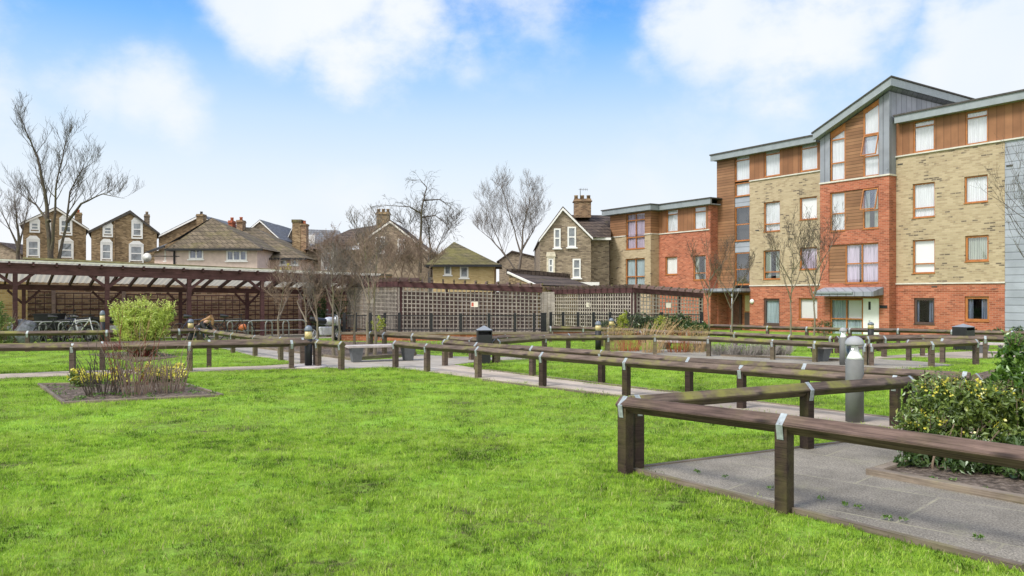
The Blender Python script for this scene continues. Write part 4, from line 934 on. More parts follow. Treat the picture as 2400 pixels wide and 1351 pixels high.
# left lean of cream house: its side wing
l = h4.location; LL = Vector((l.x, l.y, 0)); e0, e1, ap_ = P(411,576,52)-LL, P(347,590,60)-LL, P(497,511,56)-LL
w0, w1_ = P(411,600,52)-LL, P(362,600,59)-LL
m = MB(); m.add([(w0.x, w0.y, 0), (w1_.x, w1_.y, 0), (w1_.x, w1_.y, e0.z), (w0.x, w0.y, e0.z)], [(0, 3, 2, 1)]); m.build('side_wall', 'pink render', h4)
m = MB(); m.add([e0+Vector((-.5, -.5, -.02)), e1+Vector((-.2, 0, -.02)), ap_+Vector((-2, 6, 0)), ap_+Vector((0, 0, .03)), e1+Vector((2, 6, 1.5))], [(0, 3, 2, 1)]); m.build('side_roof', 'grey slate', h4)
m = MB(); m.beam(e0+Vector((-.5, -.5, -.1)), e1+Vector((-.2, 0, -.1)), .1, .14); m.build('side_gutter', 'black powder coat', h4)
hwindow(h4, 386, 394, 583, 612, 54.9)
MB().tube([(w0.x-.05, w0.y-.06, 0), (w0.x-.05, w0.y-.06, e0.z)], .07, 6).build('drainpipe', 'black powder coat', h4)
h6 = gable_house('distant gabled house with white bargeboards between two roofs', 560, 655, 85, (610, 519), 560, 560, 8, 'greyish brown brick', 'grey slate')
h6b = gable_house('distant grey slate roofed house right of the white gable', 628, 695, 95, (650, 530), 545, 590, 8, 'greyish brown brick', 'grey slate', barge=None)
h7 = gable_house('distant slate roofed house behind two tall chimneys', 672, 800, 90, (686, 536), 565, 565, 6, 'greyish brown brick', 'grey slate')
m = MB(); l = h7.location; q_ = [P(686,536,90), P(795,541,90), P(830,590,88), P(690,580,88)]; m.add([p-Vector((l.x, l.y, 0)) for p in q_], [(0,3,2,1)]); m.build('roof_slope', 'grey slate', h7)
sk = empty('skylight_window', P(723,561,87), 0, 'small bright skylight in distant slate roof', 'skylight'); MB().box(-.7, .7, 0, .1, -.5, .5).build('pane', 'dish white', sk)
h8 = gable_house('large brown house with white bargeboard and chimney behind twiggy trees', 842, 1003, 58, (915, 521), 571, 590, 9, 'greyish brown brick', 'dark roof tile', over=.1, barge='pale stone surround')
l = h8.location; PP = lambda px, py, Y: P(px, py, Y)-Vector((l.x, l.y, 0))
m = MB(); xw = PP(720,585,58.5)
m.box(xw.x, PP(842,585,58.5).x, .5, 8, 0, PP(720,586,58.5).z); m.build('side_wing_wall', 'greyish brown brick', h8)
m = MB(); m.add([PP(712,586,57.8), PP(845,575,57.8), PP(912,523,60.5), PP(820,538,60.5), PP(712,586,66), PP(850,575,66)], [(0,1,2,3),(0,3,4),(4,3,2,5)]); m.build('side_wing_roof', 'dark roof tile', h8)
chimney(h8, 880, 913, 497, 535, 59, 'brown stock brick', 3, 'brown stock brick')
hwindow(h8, 932, 950, 560, 594, 58); hwindow(h8, 880, 902, 555, 594, 58); hwindow(h8, 756, 780, 592, 634, 58.5, 'pale stone surround', 1)
st_ = empty('chimney_stack', P(695,582,60), 0, 'tall plain brown chimney stack left of the pair behind the pink house', 'chimney'); st_.location.z = 0
MB().box(-.33, .33, 0, .8, 3, P(695,519,60).z-.1).build('shaft', 'brown stock brick', st_); MB().box(-.38, .38, -.05, .85, P(695,519,60).z-.1, P(695,515,60).z).build('capping', 'mossy roof tile', st_)
st_ = empty('chimney_stack', P(711,582,60), 0, 'slim red capped chimney stack right of the pair behind the pink house', 'chimney'); st_.location.z = 0
MB().box(-.22, .22, 0, .7, 3, P(711,529,60).z).build('shaft', 'dark garden wall brick', st_); MB().box(-.27, .27, -.05, .75, P(711,529,60).z, P(711,525,60).z).build('capping', 'brown stock brick', st_)
MB().lathe([(.13, 0), (.11, .2), (.14, .26)], 10, (0, .3, P(711,525,60).z)).build('chimney_pot', 'red terracotta', st_)
h9 = hip_house('yellow brick house with a mossy green hipped roof', 1014, 1158, None, 50, [(1064,567,54)], (617,620), 'yellow stock render', 'mossy roof tile', 7)
hwindow(h9, 1041, 1058, 622, 645, 50, None, 0, 0); hwindow(h9, 1078, 1098, 624, 652, 50, None, 0, 0)
# brown brick house beside the block
h11 = gable_house('brown brick house with white windows beside the apartment block', 1266, 1385, 47, (1319, 491), 561, 556, 12, 'greyish brown brick', 'dark roof tile', over=.15)
for a in ((1298,1314,536,582),(1330,1350,532,580),(1342,1361,607,652)): hwindow(h11, *a, 47, None, 1)
hwindow(h11, 1285, 1297, 606, 640, 47, 'cream surround', 1)
l = h11.location; PP = lambda px, py, Y: P(px, py, Y)-Vector((l.x, l.y, 0))
xr = PP(1385, 556, 47).x; xa = PP(1319, 491, 47).x; ze = PP(1385, 556, 47).z; za = PP(1319, 491, 47).z
m = MB(); m.box(xr+.02, xr+1.25, 1.2, 10, 0, ze-.05); m.box(xr+1.251, xr+2.5, 6, 9.9, 0, ze-.06); m.build('side_wing_wall', 'greyish brown brick', h11)
m = MB(); m.add([(xa, .3, za+.12), (xr+.1, .3, ze+.02), (xr+1.3, .9, ze+.02), (xr+1.8, 4.5, za+.1), (xa, 4.5, za+.14), (xr+2.6, 8.5, ze), (xa, 8.5, ze)], [(0,1,2,3,4),(4,3,5,6)]); m.build('side_wing_roof', 'dark roof tile', h11)
MB().box(xr+.05, xr+1.3, .75, .87, ze-.12, ze+.02).build('gutter', 'white frame', h11)
chimney(h11, 1344, 1388, 466, 510, 50, 'dark garden wall brick', 3, 'brown stock brick')
MB().box(xr-1.6, xr+.5, -.03, -.003, 1.2, 2.4).build('white_render_patch', 'white frame', h11)
ae = empty('roof_aerial', P(1360, 470, 50.3), 0, 'thin television aerial above the brick chimney', 'aerial')
MB().tube([(0,0,-.2),(0,0,.75)], .02, 5).build('mast', 'dark roof felt', ae); a_ = MB(); a_.tube([(-.1,0,.7),(.5,0,.7)], .014, 4)
for i in range(5): a_.tube([(i*.11,-.1,.6),(i*.11,.1,.8)], .012, 4)
a_.build('antenna', 'dark roof felt', ae)
rg = random.Random(77); m = MB()
for i in range(70):
    x = -110+3.1*i+rg.uniform(-1, 1); leafblob(m, (x, 105+rg.uniform(-4, 4), 1.6), (3.0, 2.0, rg.uniform(2.2, 3.4)), 150, .9, rg, .3, .5, .3)
tag(m.build('tree_belt', 'brown twig'), 'far brown belt of leafless garden trees behind the houses', 'tree belt', kind='stuff')
gable_house('low far house roof at the left picture edge', -60, 48, 80, (0, 572), 590, 596, 6, 'greyish brown brick', 'dark roof tile', barge=None)
# far roofs between yellow house and brown house
gable_house('far brown house roof behind the pruned tree', 1170, 1262, 75, (1200, 592), 612, 606, 5, 'greyish brown brick', 'dark roof tile', barge=None)
sh = empty('outbuilding', P(1280, 700, 40), 0, 'low dark roofed outbuilding above the lattice screens', 'outbuilding'); sh.location.z = 0; l = sh.location; PP = lambda px, py, Y: P(px, py, Y)-Vector((l.x, l.y, 0))
m = MB(); m.add([PP(1192,640,40), PP(1330,652,42), PP(1392,672,38), PP(1250,668,36)], [(0,3,2,1)]); m.build('roof', 'dark roof tile', sh)
a0, a1, a2, a3 = PP(1192,641,40), PP(1250,669,36), PP(1392,673,38), PP(1330,653,42)
m = MB()
for p_, q_ in ((a0, a1), (a1, a2), (a2, a3), (a3, a0)): m.add([(p_.x, p_.y, -.5), (q_.x, q_.y, -.5), q_-Vector((0, 0, .03)), p_-Vector((0, 0, .03))], [(0, 1, 2, 3)])
m.build('wall', 'brown stock brick', sh)
m = MB(); m.beam(PP(1190,639,39.9), PP(1254,668,35.9), .08, .09); m.build('verge_board', 'pale stone surround', sh)
m = MB(); m.beam(PP(1192,637,40.5), PP(1330,649,42.3), .5, .3); m.build('parapet', 'dark roof tile', sh)

# ---------------------------------------------------------------- walls and cycle shelter
SA = Vector((-16.5, 26, 0)); SDIR = Vector((.815, .579, 0)).normalized(); SN = Vector((-SDIR.y, SDIR.x, 0)); SROT = math.atan2(SDIR.y, SDIR.x)
gw = empty('garden_wall', SA+SN*4.2-SDIR*1.5, SROT, 'long brown brick boundary wall behind the cycle shelter', 'garden wall')
gw.location.z = 0
m = MB(); L = 17.5
m.add([(2.0, 0, -.5), (L, 0, -.5), (L, 0, 2.56), (2.0, 0, 2.98), (2.0, .3, -.5), (L, .3, -.5), (L, .3, 2.56), (2.0, .3, 2.98)], [(0,1,2,3),(5,4,7,6),(3,2,6,7),(0,3,7,4),(1,5,6,2)]); m.build('brickwork', 'dark garden wall brick', gw)
m = MB(); m.add([(1.98, -.05, 2.98), (L, -.05, 2.56), (L, .35, 2.56), (1.98, .35, 2.98), (1.98, .1, 3.06), (L, .1, 2.64), (L, .2, 2.64), (1.98, .2, 3.06)], [(0,1,5,4),(4,5,6,7),(7,6,2,3),(0,4,7,3)]); m.build('coping', 'mossy roof tile', gw)
gw2 = empty('garden_wall', SA+SN*3.9-SDIR*9, SROT, 'buff brick wall at the far left end of the cycle shelter', 'garden wall'); gw2.location.z = 0
MB().box(0, 9.6, 0, .3, -.5, 2.75).build('brickwork', 'buff wall brick', gw2); MB().box(0, 9.62, -.04, .34, 2.751, 2.83).build('coping', 'stone ledge', gw2)
shl = empty('cycle_shelter', (SA.x, SA.y, 0), SROT, 'long maroon timber cycle shelter with pale sheet roof', 'cycle shelter')
SL = 13.2; ft = lambda x: 2.66-.019*x; bt = lambda x: 1.93-.014*x; BD = 2.6
gq = lambda x, y: gz((SA+SDIR*x+SN*y).y)
m = MB(); m.beam((-.7, 0, ft(-.7)-.16), (SL, 0, ft(SL)-.16), .12, .36); m.build('front_beam', 'maroon timber', shl)
m = MB(); m.beam((-.9, BD, bt(-.9)-.02), (SL, BD, bt(SL)-.02), .12, .20); m.build('rear_beam', 'maroon timber', shl)
nr = int((SL+.9)/.68)
for i in range(nr+1):
    x = -.85+i*.68; MB().beam((x, -.18, ft(x)-.0), (x, BD+.25, bt(x)+.07), .06, .13).build('rafter', 'maroon timber', shl)
m = MB(); m.cur = 0
n = 150
for i in range(n):
    x0, x1 = -.95+(SL+.95)*i/n, -.95+(SL+.95)*(i+1)/n; w0, w1 = .02*(i % 2), .02*((i+1) % 2)
    m.add([(x0, -.22, ft(x0)+.075+w0), (x1, -.22, ft(x1)+.075+w1), (x1, BD+.35, bt(x1)+.165+w1), (x0, BD+.35, bt(x0)+.165+w0)], [(0,1,2,3)])
m.build('roof_sheet', 'corrugated sheet', shl)
m = MB(); m.beam((-.95, -.2, ft(-.95)+.095), (SL, -.2, ft(SL)+.095), .05, .05); m.build('roof_edge_trim', 'pale stone surround', shl)
m = MB(); m.beam((-.95, -.2, ft(-1)+.02), (-.95, BD+.3, bt(-1)+.12), .05, .16); m.build('end_board', 'pale stone surround', shl)
for x in (0, 2.74, 5.48, 8.2, 10.95):
    p_ = MB().box(x-.07, x+.07, -.07, .07, gq(x, 0)-.1, ft(x)-.31).build('post', 'maroon timber', shl)
    for s_ in (-1, 1): MB().beam((x+s_*.03, 0, ft(x)-1.0+.28), (x+s_*.55, 0, ft(x)-.30), .06, .10).build('brace', 'maroon timber', p_)
for x in (.4, 3.1, 5.75, 8.4, 11.2):
    p_ = MB().box(x-.06, x+.06, BD-.06, BD+.06, gq(x, BD)-.1, bt(x)-.12).build('post', 'maroon timber', shl)
    for s_ in (-1, 1): MB().beam((x+s_*.03, BD, bt(x)-.62), (x+s_*.5, BD, bt(x)-.13), .05, .08).build('brace', 'maroon timber', p_)
tz0 = .25
for k, (x0, x1) in enumerate(((-.9, 1.45), (1.55, 3.9), (4.0, 6.35), (6.45, 8.8), (8.9, 11.2), (11.3, 13.5))):
    y = 4.05; m = MB(); zt = 1.72-.02*x0
    nx_ = 8; nz_ = 9
    for i in range(nx_+1): xx = x0+(x1-x0)*i/nx_; m.box(xx-.014, xx+.014, y-.02, y, tz0-.5, zt)
    for j in range(nz_+1): z = tz0-.5+(zt-tz0+.5)*j/nz_; m.box(x0, x1, y-.045, y-.021, z-.022, z+.022)
    tl_ = empty('trellis_panel', SA+SDIR*x0+SN*0, SROT, ['maroon trellis panel fixed to wall behind the black crate', 'maroon trellis panel on wall between the covered motorcycle and bamboo', 'maroon trellis panel on wall directly behind the bamboo', 'maroon trellis panel on wall behind the crouching person', 'maroon trellis panel on wall behind leftmost young tree', 'maroon trellis panel on wall beside the ivy'][k], 'trellis', 'maroon trellis panels on the boundary wall')
    tl_.location.z = 0
    m.v = [(a-x0, b, c) for a, b, c in m.v]; m.build('slats', 'maroon timber', tl_)
    MB().box(-.16, -.03, y-.08, y+.01, -.5, 1.95).build('upright', 'plum grey timber', tl_)

# low brick planter wall with railing
pw = empty('planter_wall', (P(800,700,27.5).x, 27.5, 0), 0, 'low red brick planter wall in front of the lattice screen', 'low wall')
WL = P(1293,700,27.5).x-P(800,700,27.5).x
MB().box(0, WL, 0, .25, -.1, .24).build('brickwork', 'orange red brick', pw); MB().box(-.03, WL+.03, -.04, .29, .241, .31).build('coping', 'kerb timber', pw)
MB().box(.02, WL-.02, .26, 5.5, -.1, .22).build('earth_fill', 'bed soil', pw)
rl = empty('metal_railing', (P(803,700,27.8).x, 27.8, .27), 0, 'black metal railing on the low brick planter wall', 'railing')
for px in (807,833,868,902,936,1011,1080,1146,1207,1252):
    x = P(px,700,27.8).x-rl.location.x; MB().box(x-.05, x+.05, -.03, .03, 0, .72-.02*(px > 1000)).build('post', 'black powder coat', rl)
m = MB()
for z in (.12, .62): m.box(0, P(1275,700,27.8).x-rl.location.x, -.012, .012, z-.015, z+.015)
m.build('rail', 'black powder coat', rl)
m = MB(); nb = 130
for i in range(nb):
    x = (P(1275,700,27.8).x-rl.location.x)*i/nb; m.box(x-.007, x+.007, -.007, .007, .06, .64)
m.build('bars', 'black powder coat', rl)
pw2 = empty('planter_wall', (P(1297,700,30).x, 30, 0), 0, 'low red brick wall under evergreen shrubs', 'low wall'); WL2 = P(1480,700,30).x-P(1297,700,30).x
MB().box(0, WL2, 0, .22, -.2, .20).build('brickwork', 'orange red brick', pw2); MB().box(-.03, WL2+.03, -.03, .25, .201, .26).build('coping', 'kerb timber', pw2)
rl2 = empty('metal_railing', (P(1290,700,30.2).x, 30.2, .24), 0, 'black metal railing before the right lattice screen', 'railing')
for px in (1291,1320,1355,1391,1430,1470,1551,1645):
    x = P(px,700,30.2).x-rl2.location.x; MB().box(x-.055, x+.055, -.03, .03, 0, .72).build('post', 'black powder coat', rl2)
m = MB(); E_ = P(1645,700,30.2).x-rl2.location.x
for z in (.12, .62): m.box(0, E_, -.012, .012, z-.015, z+.015)
for i in range(90): m.box(E_*i/90-.007, E_*i/90+.007, -.007, .007, .06, .64)
m.build('bars', 'black powder coat', rl2)
gp_ = empty('gate_pillar', (P(1274,700,28).x, 28, 0), 0, 'stout black metal pillar at the end of the railing', 'post'); MB().box(-.1, .1, -.08, .08, 0, .95).build('column', 'black powder coat', gp_, bevel=.01); MB().box(-.11, .11, -.09, .09, .951, .98).build('cap', 'black powder coat', gp_)

def lattice(label, corners, notice=()):
    """corners: (px, Y, row of roof top). Lattice walls between posts under a rafter topped beam"""
    p0 = P(corners[0][0], 700, corners[0][1]); e = empty('lattice_screen', (p0.x, p0.y, 0), 0, label, 'lattice screen', 'grey lattice enclosures')
    l = Vector((p0.x, p0.y, 0))
    for (pa, ya, ra), (pb, yb, rb) in zip(corners, corners[1:]):
        A, B = P(pa, ra, ya)-l, P(pb, rb, yb)-l; d = Vector((B.x-A.x, B.y-A.y, 0)); L_ = d.length; ang = math.atan2(d.y, d.x)
        zt = lambda x: A.z+(B.z-A.z)*x/L_
        base = .24
        st = .155; n = max(2, round(L_/st)); m = MB()
        for i in range(n+1): x = L_*i/n; m.box(x-.019, x+.019, -.022, 0, base, zt(x)-.36)
        k = round((zt(0)-.36-base)/st)
        for j in range(k+1):
            z0 = base+(zt(0)-.36-base)*j/k; z1 = base+(zt(L_)-.36-base)*j/k
            m.beam((0, .012, z0), (L_, .012, z1), .022, .038)
        m.build('lattice', 'grey lattice timber', e, loc=(A.x, A.y, 0), rotz=ang)
        m = MB(); m.beam((-.05, 0, zt(0)-.26), (L_+.05, 0, zt(L_)-.26), .10, .20); m.build('top_beam', 'maroon timber', e, loc=(A.x, A.y, 0), rotz=ang)
        n = max(2, round(L_/.40))
        m = MB()
        for i in range(n+1):
            x = L_*i/n; m.box(x-.03, x+.03, -.35, .9, zt(x)-.16, zt(x)-.02)
            m.add([(x-.03, -.35, zt(x)-.10), (x+.03, -.35, zt(x)-.10), (x+.03, -.5, zt(x)-.06), (x-.03, -.5, zt(x)-.06), (x-.03, -.5, zt(x)-.02), (x+.03, -.5, zt(x)-.02), (x+.03, -.35, zt(x)-.02), (x-.03, -.35, zt(x)-.02)], [(0,1,2,3),(3,2,5,4),(4,5,6,7),(0,3,4,7),(1,6,5,2)])
        MB().box(0, L_, .051, .09, min(zt(0), zt(L_))-.17, min(zt(0), zt(L_))-.03).build('fascia_board', 'plum grey timber', e, loc=(A.x, A.y, 0), rotz=ang)
        m.build('rafter_ends', 'plum grey timber', e, loc=(A.x, A.y, 0), rotz=ang)
        m = MB()
        for i in range(n+1): x = L_*i/n; m.box(x-.034, x+.034, -.508, -.44, zt(x)-.075, zt(x)-.012)
        m.build('mossy_rafter_tips', 'mossy timber', e, loc=(A.x, A.y, 0), rotz=ang)
        for x in [L_*i/3 for i in range(4)]: MB().box(x-.045, x+.045, .03, .12, -.5, zt(x)-.36).build('post', 'maroon timber', e, loc=(A.x, A.y, 0), rotz=ang)
        m = MB(); m.box(0, L_, 1.7, 1.75, -.4, zt(L_/2)-.35)
    return e
lt1 = lattice('long grey lattice screen with maroon beam in the middle distance', [(815,34.5,655),(935,29.0,650),(1268,29.4,664)])
lt2 = lattice('smaller grey lattice screen beside the apartment block', [(1296,36.5,672),(1485,32,666),(1645,33.4,679)])
# board fence behind the lattice; inner boards carry the shade inside as dark colour
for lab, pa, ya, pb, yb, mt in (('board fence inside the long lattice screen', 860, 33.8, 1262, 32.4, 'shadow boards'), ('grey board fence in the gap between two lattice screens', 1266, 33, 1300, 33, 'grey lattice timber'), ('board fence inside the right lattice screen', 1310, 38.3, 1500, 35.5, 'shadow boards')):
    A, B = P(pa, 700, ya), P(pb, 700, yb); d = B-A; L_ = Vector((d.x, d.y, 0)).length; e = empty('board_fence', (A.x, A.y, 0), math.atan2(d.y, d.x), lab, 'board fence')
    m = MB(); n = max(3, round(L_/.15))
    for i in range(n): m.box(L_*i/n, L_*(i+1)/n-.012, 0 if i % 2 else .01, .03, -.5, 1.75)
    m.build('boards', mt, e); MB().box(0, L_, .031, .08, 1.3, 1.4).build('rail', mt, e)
def notice(px, py, Y, w, h, label, red=True):
    e = empty('notice_board', P(px, py, Y), 0, label, 'notice'); MB().box(-w/2, w/2, 0, .02, -h/2, h/2).build('panel', 'notice paper', e)
    if red: MB().box(-w/2+.02, -w/2+.02+w*.3, -.004, -.001, -h/2+.03, h/2-.03).build('printed_mark', 'notice red', e)
notice(1112, 714, 28.9, .26, .2, 'small pale notice fixed on the long lattice screen')
notice(1379, 715, 34.4, .2, .2, 'small square notice on left face of the right lattice screen', False)
notice(1567, 716, 32.5, .2, .2, 'small square notice near the evergreens on the right lattice screen', False)
notice(873, 706, 31.7, .14, .2, 'small white notice on the receding end of the long lattice', False)

# ---------------------------------------------------------------- cycle yard contents
def motorcycle(px, Y, rz, label, body='dark blue paint', body2='silver paint'):
    e = empty('motorcycle', (P(px, 700, Y).x, Y, gz(Y)), rz, label, 'motorcycle', 'motorcycles in the cycle yard')
    for x in (-.62, .62):
        w = MB(); w.torus((x, 0, .30), .24, .06, n=24, m=8); w = w.build('wheel', 'rubber', e, True)
        h = MB(); h.torus((x, 0, .30), .17, .015, n=20, m=5)
        for k in range(6): a = k*math.pi/3; h.tube([(x, 0, .3), (x+.17*math.cos(a), 0, .3+.17*math.sin(a))], .012, 4)
        h.build('rim', 'silver paint', w)
    m = MB(); m.ball((.18, 0, .72), .26, 12, (1.25, .55, .6)); m.build('fuel_tank', body, e, True)
    m = MB(); m.ball((.58, 0, .72), .2, 12, (.7, .7, 1.1)); m.build('fairing', body2, e, True)
    m = MB(); m.tube([(-.72, 0, .84), (-.45, 0, .76), (-.1, 0, .72), (.05, 0, .74)], [.06, .11, .12, .08], 8); m.build('seat', 'black plastic', e, True)
    m = MB(); m.box(-.22, .22, -.13, .13, .24, .54); m.build('engine', 'silver paint', e, bevel=.03)
    m = MB(); m.tube([(.62, .07, .3), (.44, .07, .92)], .025, 6); m.tube([(.62, -.07, .3), (.44, -.07, .92)], .025, 6); m.build('fork', 'galvanised tube', e)
    m = MB(); m.tube([(.36, -.33, .96), (.44, -.12, .94), (.44, .12, .94), (.36, .33, .96)], .018, 6); m.build('handlebar', 'black plastic', e)
    m = MB(); m.tube([(-.05, .16, .25), (-.7, .17, .34)], [.04, .055], 8); m.build('exhaust', 'galvanised tube', e)
    m = MB(); m.tube([(.4, .25, .95), (.42, .3, 1.08)], .008, 4); m.ball((.42, .31, 1.1), .06, 8, (.4, 1, .7)); m.tube([(.4, -.25, .95), (.42, -.3, 1.08)], .008, 4); m.ball((.42, -.31, 1.1), .06, 8, (.4, 1, .7)); m.build('mirror', 'black plastic', e)
    return e
motorcycle(178, 27.6, R(160), 'motorcycle with dark tank and silver fairing right of black crate')
motorcycle(763, 27.2, R(60), 'silver scooter like motorcycle between the young trees', 'silver paint', 'silver paint')
motorcycle(262, 29.3, R(20), 'dark motorcycle half hidden by the bamboo bush', 'black plastic', 'dark blue paint')
cv = empty('covered_motorcycle', (P(52, 700, 26.2).x, 26.2, 0), R(15), 'motorcycle under a crumpled grey cover at the shelter left end', 'covered motorcycle'); rg = random.Random(5)
m = MB(); m.ball((0, 0, .34), .5, 22, (.95, .5, .9), .14, rg); m.ball((.15, 0, .62), .25, 16, (1.1, .7, .6), .15, rg); m.build('cover', 'grey cover fabric', cv, True)
crate = empty('tool_locker', (P(116, 700, 27.3).x, 27.3, 0), R(4), 'big black lidded box raised on feet under the shelter', 'storage box')
m = MB(); m.add([(-.34,-.25,.42),(.34,-.25,.42),(.34,.25,.42),(-.34,.25,.42),(-.4,-.3,.92),(.4,-.3,.92),(.4,.3,.92),(-.4,.3,.92)], [(0,3,2,1),(4,5,6,7),(0,1,5,4),(1,2,6,5),(2,3,7,6),(3,0,4,7)]); m.build('body', 'black plastic', crate, bevel=.02)
m = MB(); m.box(-.42, .42, -.32, .32, .921, .97); m.build('lid', 'black powder coat', crate, bevel=.015)
for x in (-.25, .25): MB().box(x-.05, x+.05, -.2, .2, 0, .42).build('foot', 'rubber', crate)
def bicycle(px, Y, rz, col, label):
    e = empty('bicycle', (P(px, 700, Y).x, Y, gz(Y)), rz, label, 'bicycle', 'bicycles parked in the cycle yard')
    for x in (-.5, .52):
        w = MB(); w.torus((x, 0, .33), .31, .018, n=26, m=5)
        w = w.build('wheel', 'rubber', e); s_ = MB()
        for k in range(10): a = k*math.pi/5; s_.tube([(x, 0, .33), (x+.3*math.cos(a), 0, .33+.3*math.sin(a))], .004, 3)
        s_.build('spokes', 'galvanised tube', w)
    m = MB()
    for a, b in (((-.5,0,.33),(-.08,0,.3)), ((-.08,0,.3),(-.2,0,.82)), ((-.08,0,.3),(.36,0,.78)), ((-.2,0,.76),(.36,0,.8)), ((-.2,0,.76),(-.5,0,.33)), ((.36,0,.86),(.52,0,.33))): m.tube([a, b], .018, 6)
    m.build('frame', col, e)
    m = MB(); m.tube([(-.34, 0, .9), (-.2, 0, .9), (-.06, 0, .89)], [.07, .05, .02], 8); m.tube([(-.2, 0, .8), (-.2, 0, .88)], .014, 5); m.build('saddle', 'black plastic', e)
    m = MB(); m.tube([(.36, 0, .84), (.38, 0, .95)], .014, 5); m.tube([(.3, -.27, .96), (.4, -.1, .96), (.4, .1, .96), (.3, .27, .96)], .014, 5); m.build('handlebar', 'black plastic', e)
    m = MB(); m.torus((-.08, -.05, .3), .08, .008, n=14, m=4); m.tube([(-.08,-.06,.3),(.06,-.1,.22)], .01, 4); m.build('crank', 'black plastic', e)
for a in ((140, 25.8, R(10), 'black plastic', 'black bicycle lying low before the black storage box'), (188, 26.4, R(-12), 'silver paint', 'silver framed bicycle in front of the dark and silver motorcycle'),
          (455, 27.2, R(5), 'dark blue paint', 'blue bicycle beside the crouching person'), (540, 28.2, R(12), 'black plastic', 'black bicycle standing at the hoop racks')): bicycle(*a)
def hoop(px, Y, rz, label, w=.75, h=.72):
    e = empty('cycle_stand', (P(px, 700, Y).x, Y, gz(Y)), rz, label, 'cycle stand', 'galvanised cycle stands')
    pts = [(-w/2, 0, 0), (-w/2, 0, h-.15)]+[(-w/2+.15-.15*math.cos(a), 0, h-.15+.15*math.sin(a)) for a in (R(30), R(60), R(90))]+[(w/2-.15+.15*math.sin(a), 0, h-.15+.15*math.cos(a)) for a in (0, R(30), R(60), R(90))]+[(w/2, 0, 0)]
    MB().tube(pts, .025, 8).build('hoop', 'galvanised tube', e, True)
    MB().tube([(-w/2, 0, .35), (w/2, 0, .35)], .016, 6).build('crossbar', 'galvanised tube', e, True)
hs = ((80,26.3,'far left hoop beside the covered motorcycle'),(120,26.5,'hoop under the black storage box'),(165,26.7,'hoop before the motorcycle with silver fairing'),(205,26.9,'hoop between motorcycle and bamboo'),(515,28.4,'hoop right of the crouching person'),(562,28.8,'hoop holding the orange bag'),(610,29.4,'hoop at foot of the double maroon post'),(650,29.9,'hoop behind leftmost young tree'),(690,30.4,'last hoop on the right before the ivy'))
for px, Y, la in hs: hoop(px, Y, SROT, 'galvanised cycle '+la, .9 if px > 500 else .7)
m = MB(); m.ball((0, 0, 0), .16, 10, (1, .5, .8), .25); bag = m.build('saddle_bag', 'orange plastic', None, True, loc=P(568, 767, 28.7)); tag(bag, 'small orange bag hanging on a cycle stand', 'bag')

# person crouching over a bicycle
def skinned(name, pts, edges, mat, parent=None, sub=2):
    me = bpy.data.meshes.new(name); me.from_pydata([p[:3] for p in pts], edges, []); o = bpy.data.objects.new(name, me); sc.collection.objects.link(o)
    if parent: o.parent = parent
    me.materials.append(M[mat]); sk = o.modifiers.new('skin', 'SKIN'); sk.use_smooth_shade = True
    for v, p in zip(me.skin_vertices[0].data, pts): v.radius = (p[3], p[3] if len(p) < 5 else p[4])
    me.skin_vertices[0].data[0].use_root = True
    s_ = o.modifiers.new('sub', 'SUBSURF'); s_.levels = sub; s_.render_levels = sub; return o
pe = empty('person', (P(474, 700, 27.0).x, 27.0, gz(27)), 0, 'person with long fair brown hair in a black jacket crouching over a bicycle', 'person')
skinned('body', [(-.28,.0,.38,.13),(-.10,0,.50,.125),(.06,0,.62,.13),(.16,0,.72,.07),(.24,0,.78,.05),(.30,0,.80,.075),
                 (.05,-.17,.66,.05),(.18,-.22,.48,.04),(.36,-.14,.40,.03),(.42,-.12,.39,.02),(.05,.17,.66,.05),(.18,.22,.50,.04),(.36,.14,.42,.03),(.42,.12,.40,.02),
                 (-.26,-.10,.34,.09),(.06,-.16,.46,.065),(-.10,-.14,.10,.045),(.04,-.14,.03,.035),(-.26,.10,.34,.09),(.02,.2,.22,.065),(-.22,.14,.10,.045),(-.28,.14,.03,.035)],
        [(0,1),(1,2),(2,3),(3,4),(4,5),(2,6),(6,7),(7,8),(8,9),(2,10),(10,11),(11,12),(12,13),(0,14),(14,15),(15,16),(16,17),(0,18),(18,19),(19,20),(20,21)], 'skin', pe)
skinned('jacket', [(-.24,.0,.42,.14),(-.10,0,.50,.14),(.06,0,.62,.145),(.14,0,.69,.085),(.05,-.17,.66,.065),(.18,-.22,.48,.052),(.33,-.15,.41,.043),(.05,.17,.66,.065),(.18,.22,.50,.052),(.33,.15,.43,.043)],
        [(0,1),(1,2),(2,3),(2,4),(4,5),(5,6),(2,7),(7,8),(8,9)], 'black jacket', pe)
skinned('trousers', [(-.28,.0,.37,.14),(-.26,-.10,.34,.10),(.06,-.16,.46,.078),(-.10,-.14,.12,.058),(-.26,.10,.34,.10),(.02,.2,.22,.078),(-.22,.14,.12,.058)], [(0,1),(1,2),(2,3),(0,4),(4,5),(5,6)], 'blue jeans', pe)
skinned('hair', [(.24,0,.86,.08),(.30,0,.87,.085),(.36,0,.80,.06),(.36,0,.68,.05),(.36,0,.58,.03),(.18,0,.80,.07),(.05,0,.78,.04),(-.06,0,.72,.02)], [(0,1),(1,2),(2,3),(3,4),(0,5),(5,6),(6,7)], 'brown hair', pe)
for s_ in (-1, 1): MB().box(-.02, .16, -.05, .05, 0, .07).build('shoe', 'black plastic', pe, loc=((.0, -.14, 0) if s_ < 0 else (-.3, .14, 0)), bevel=.02)

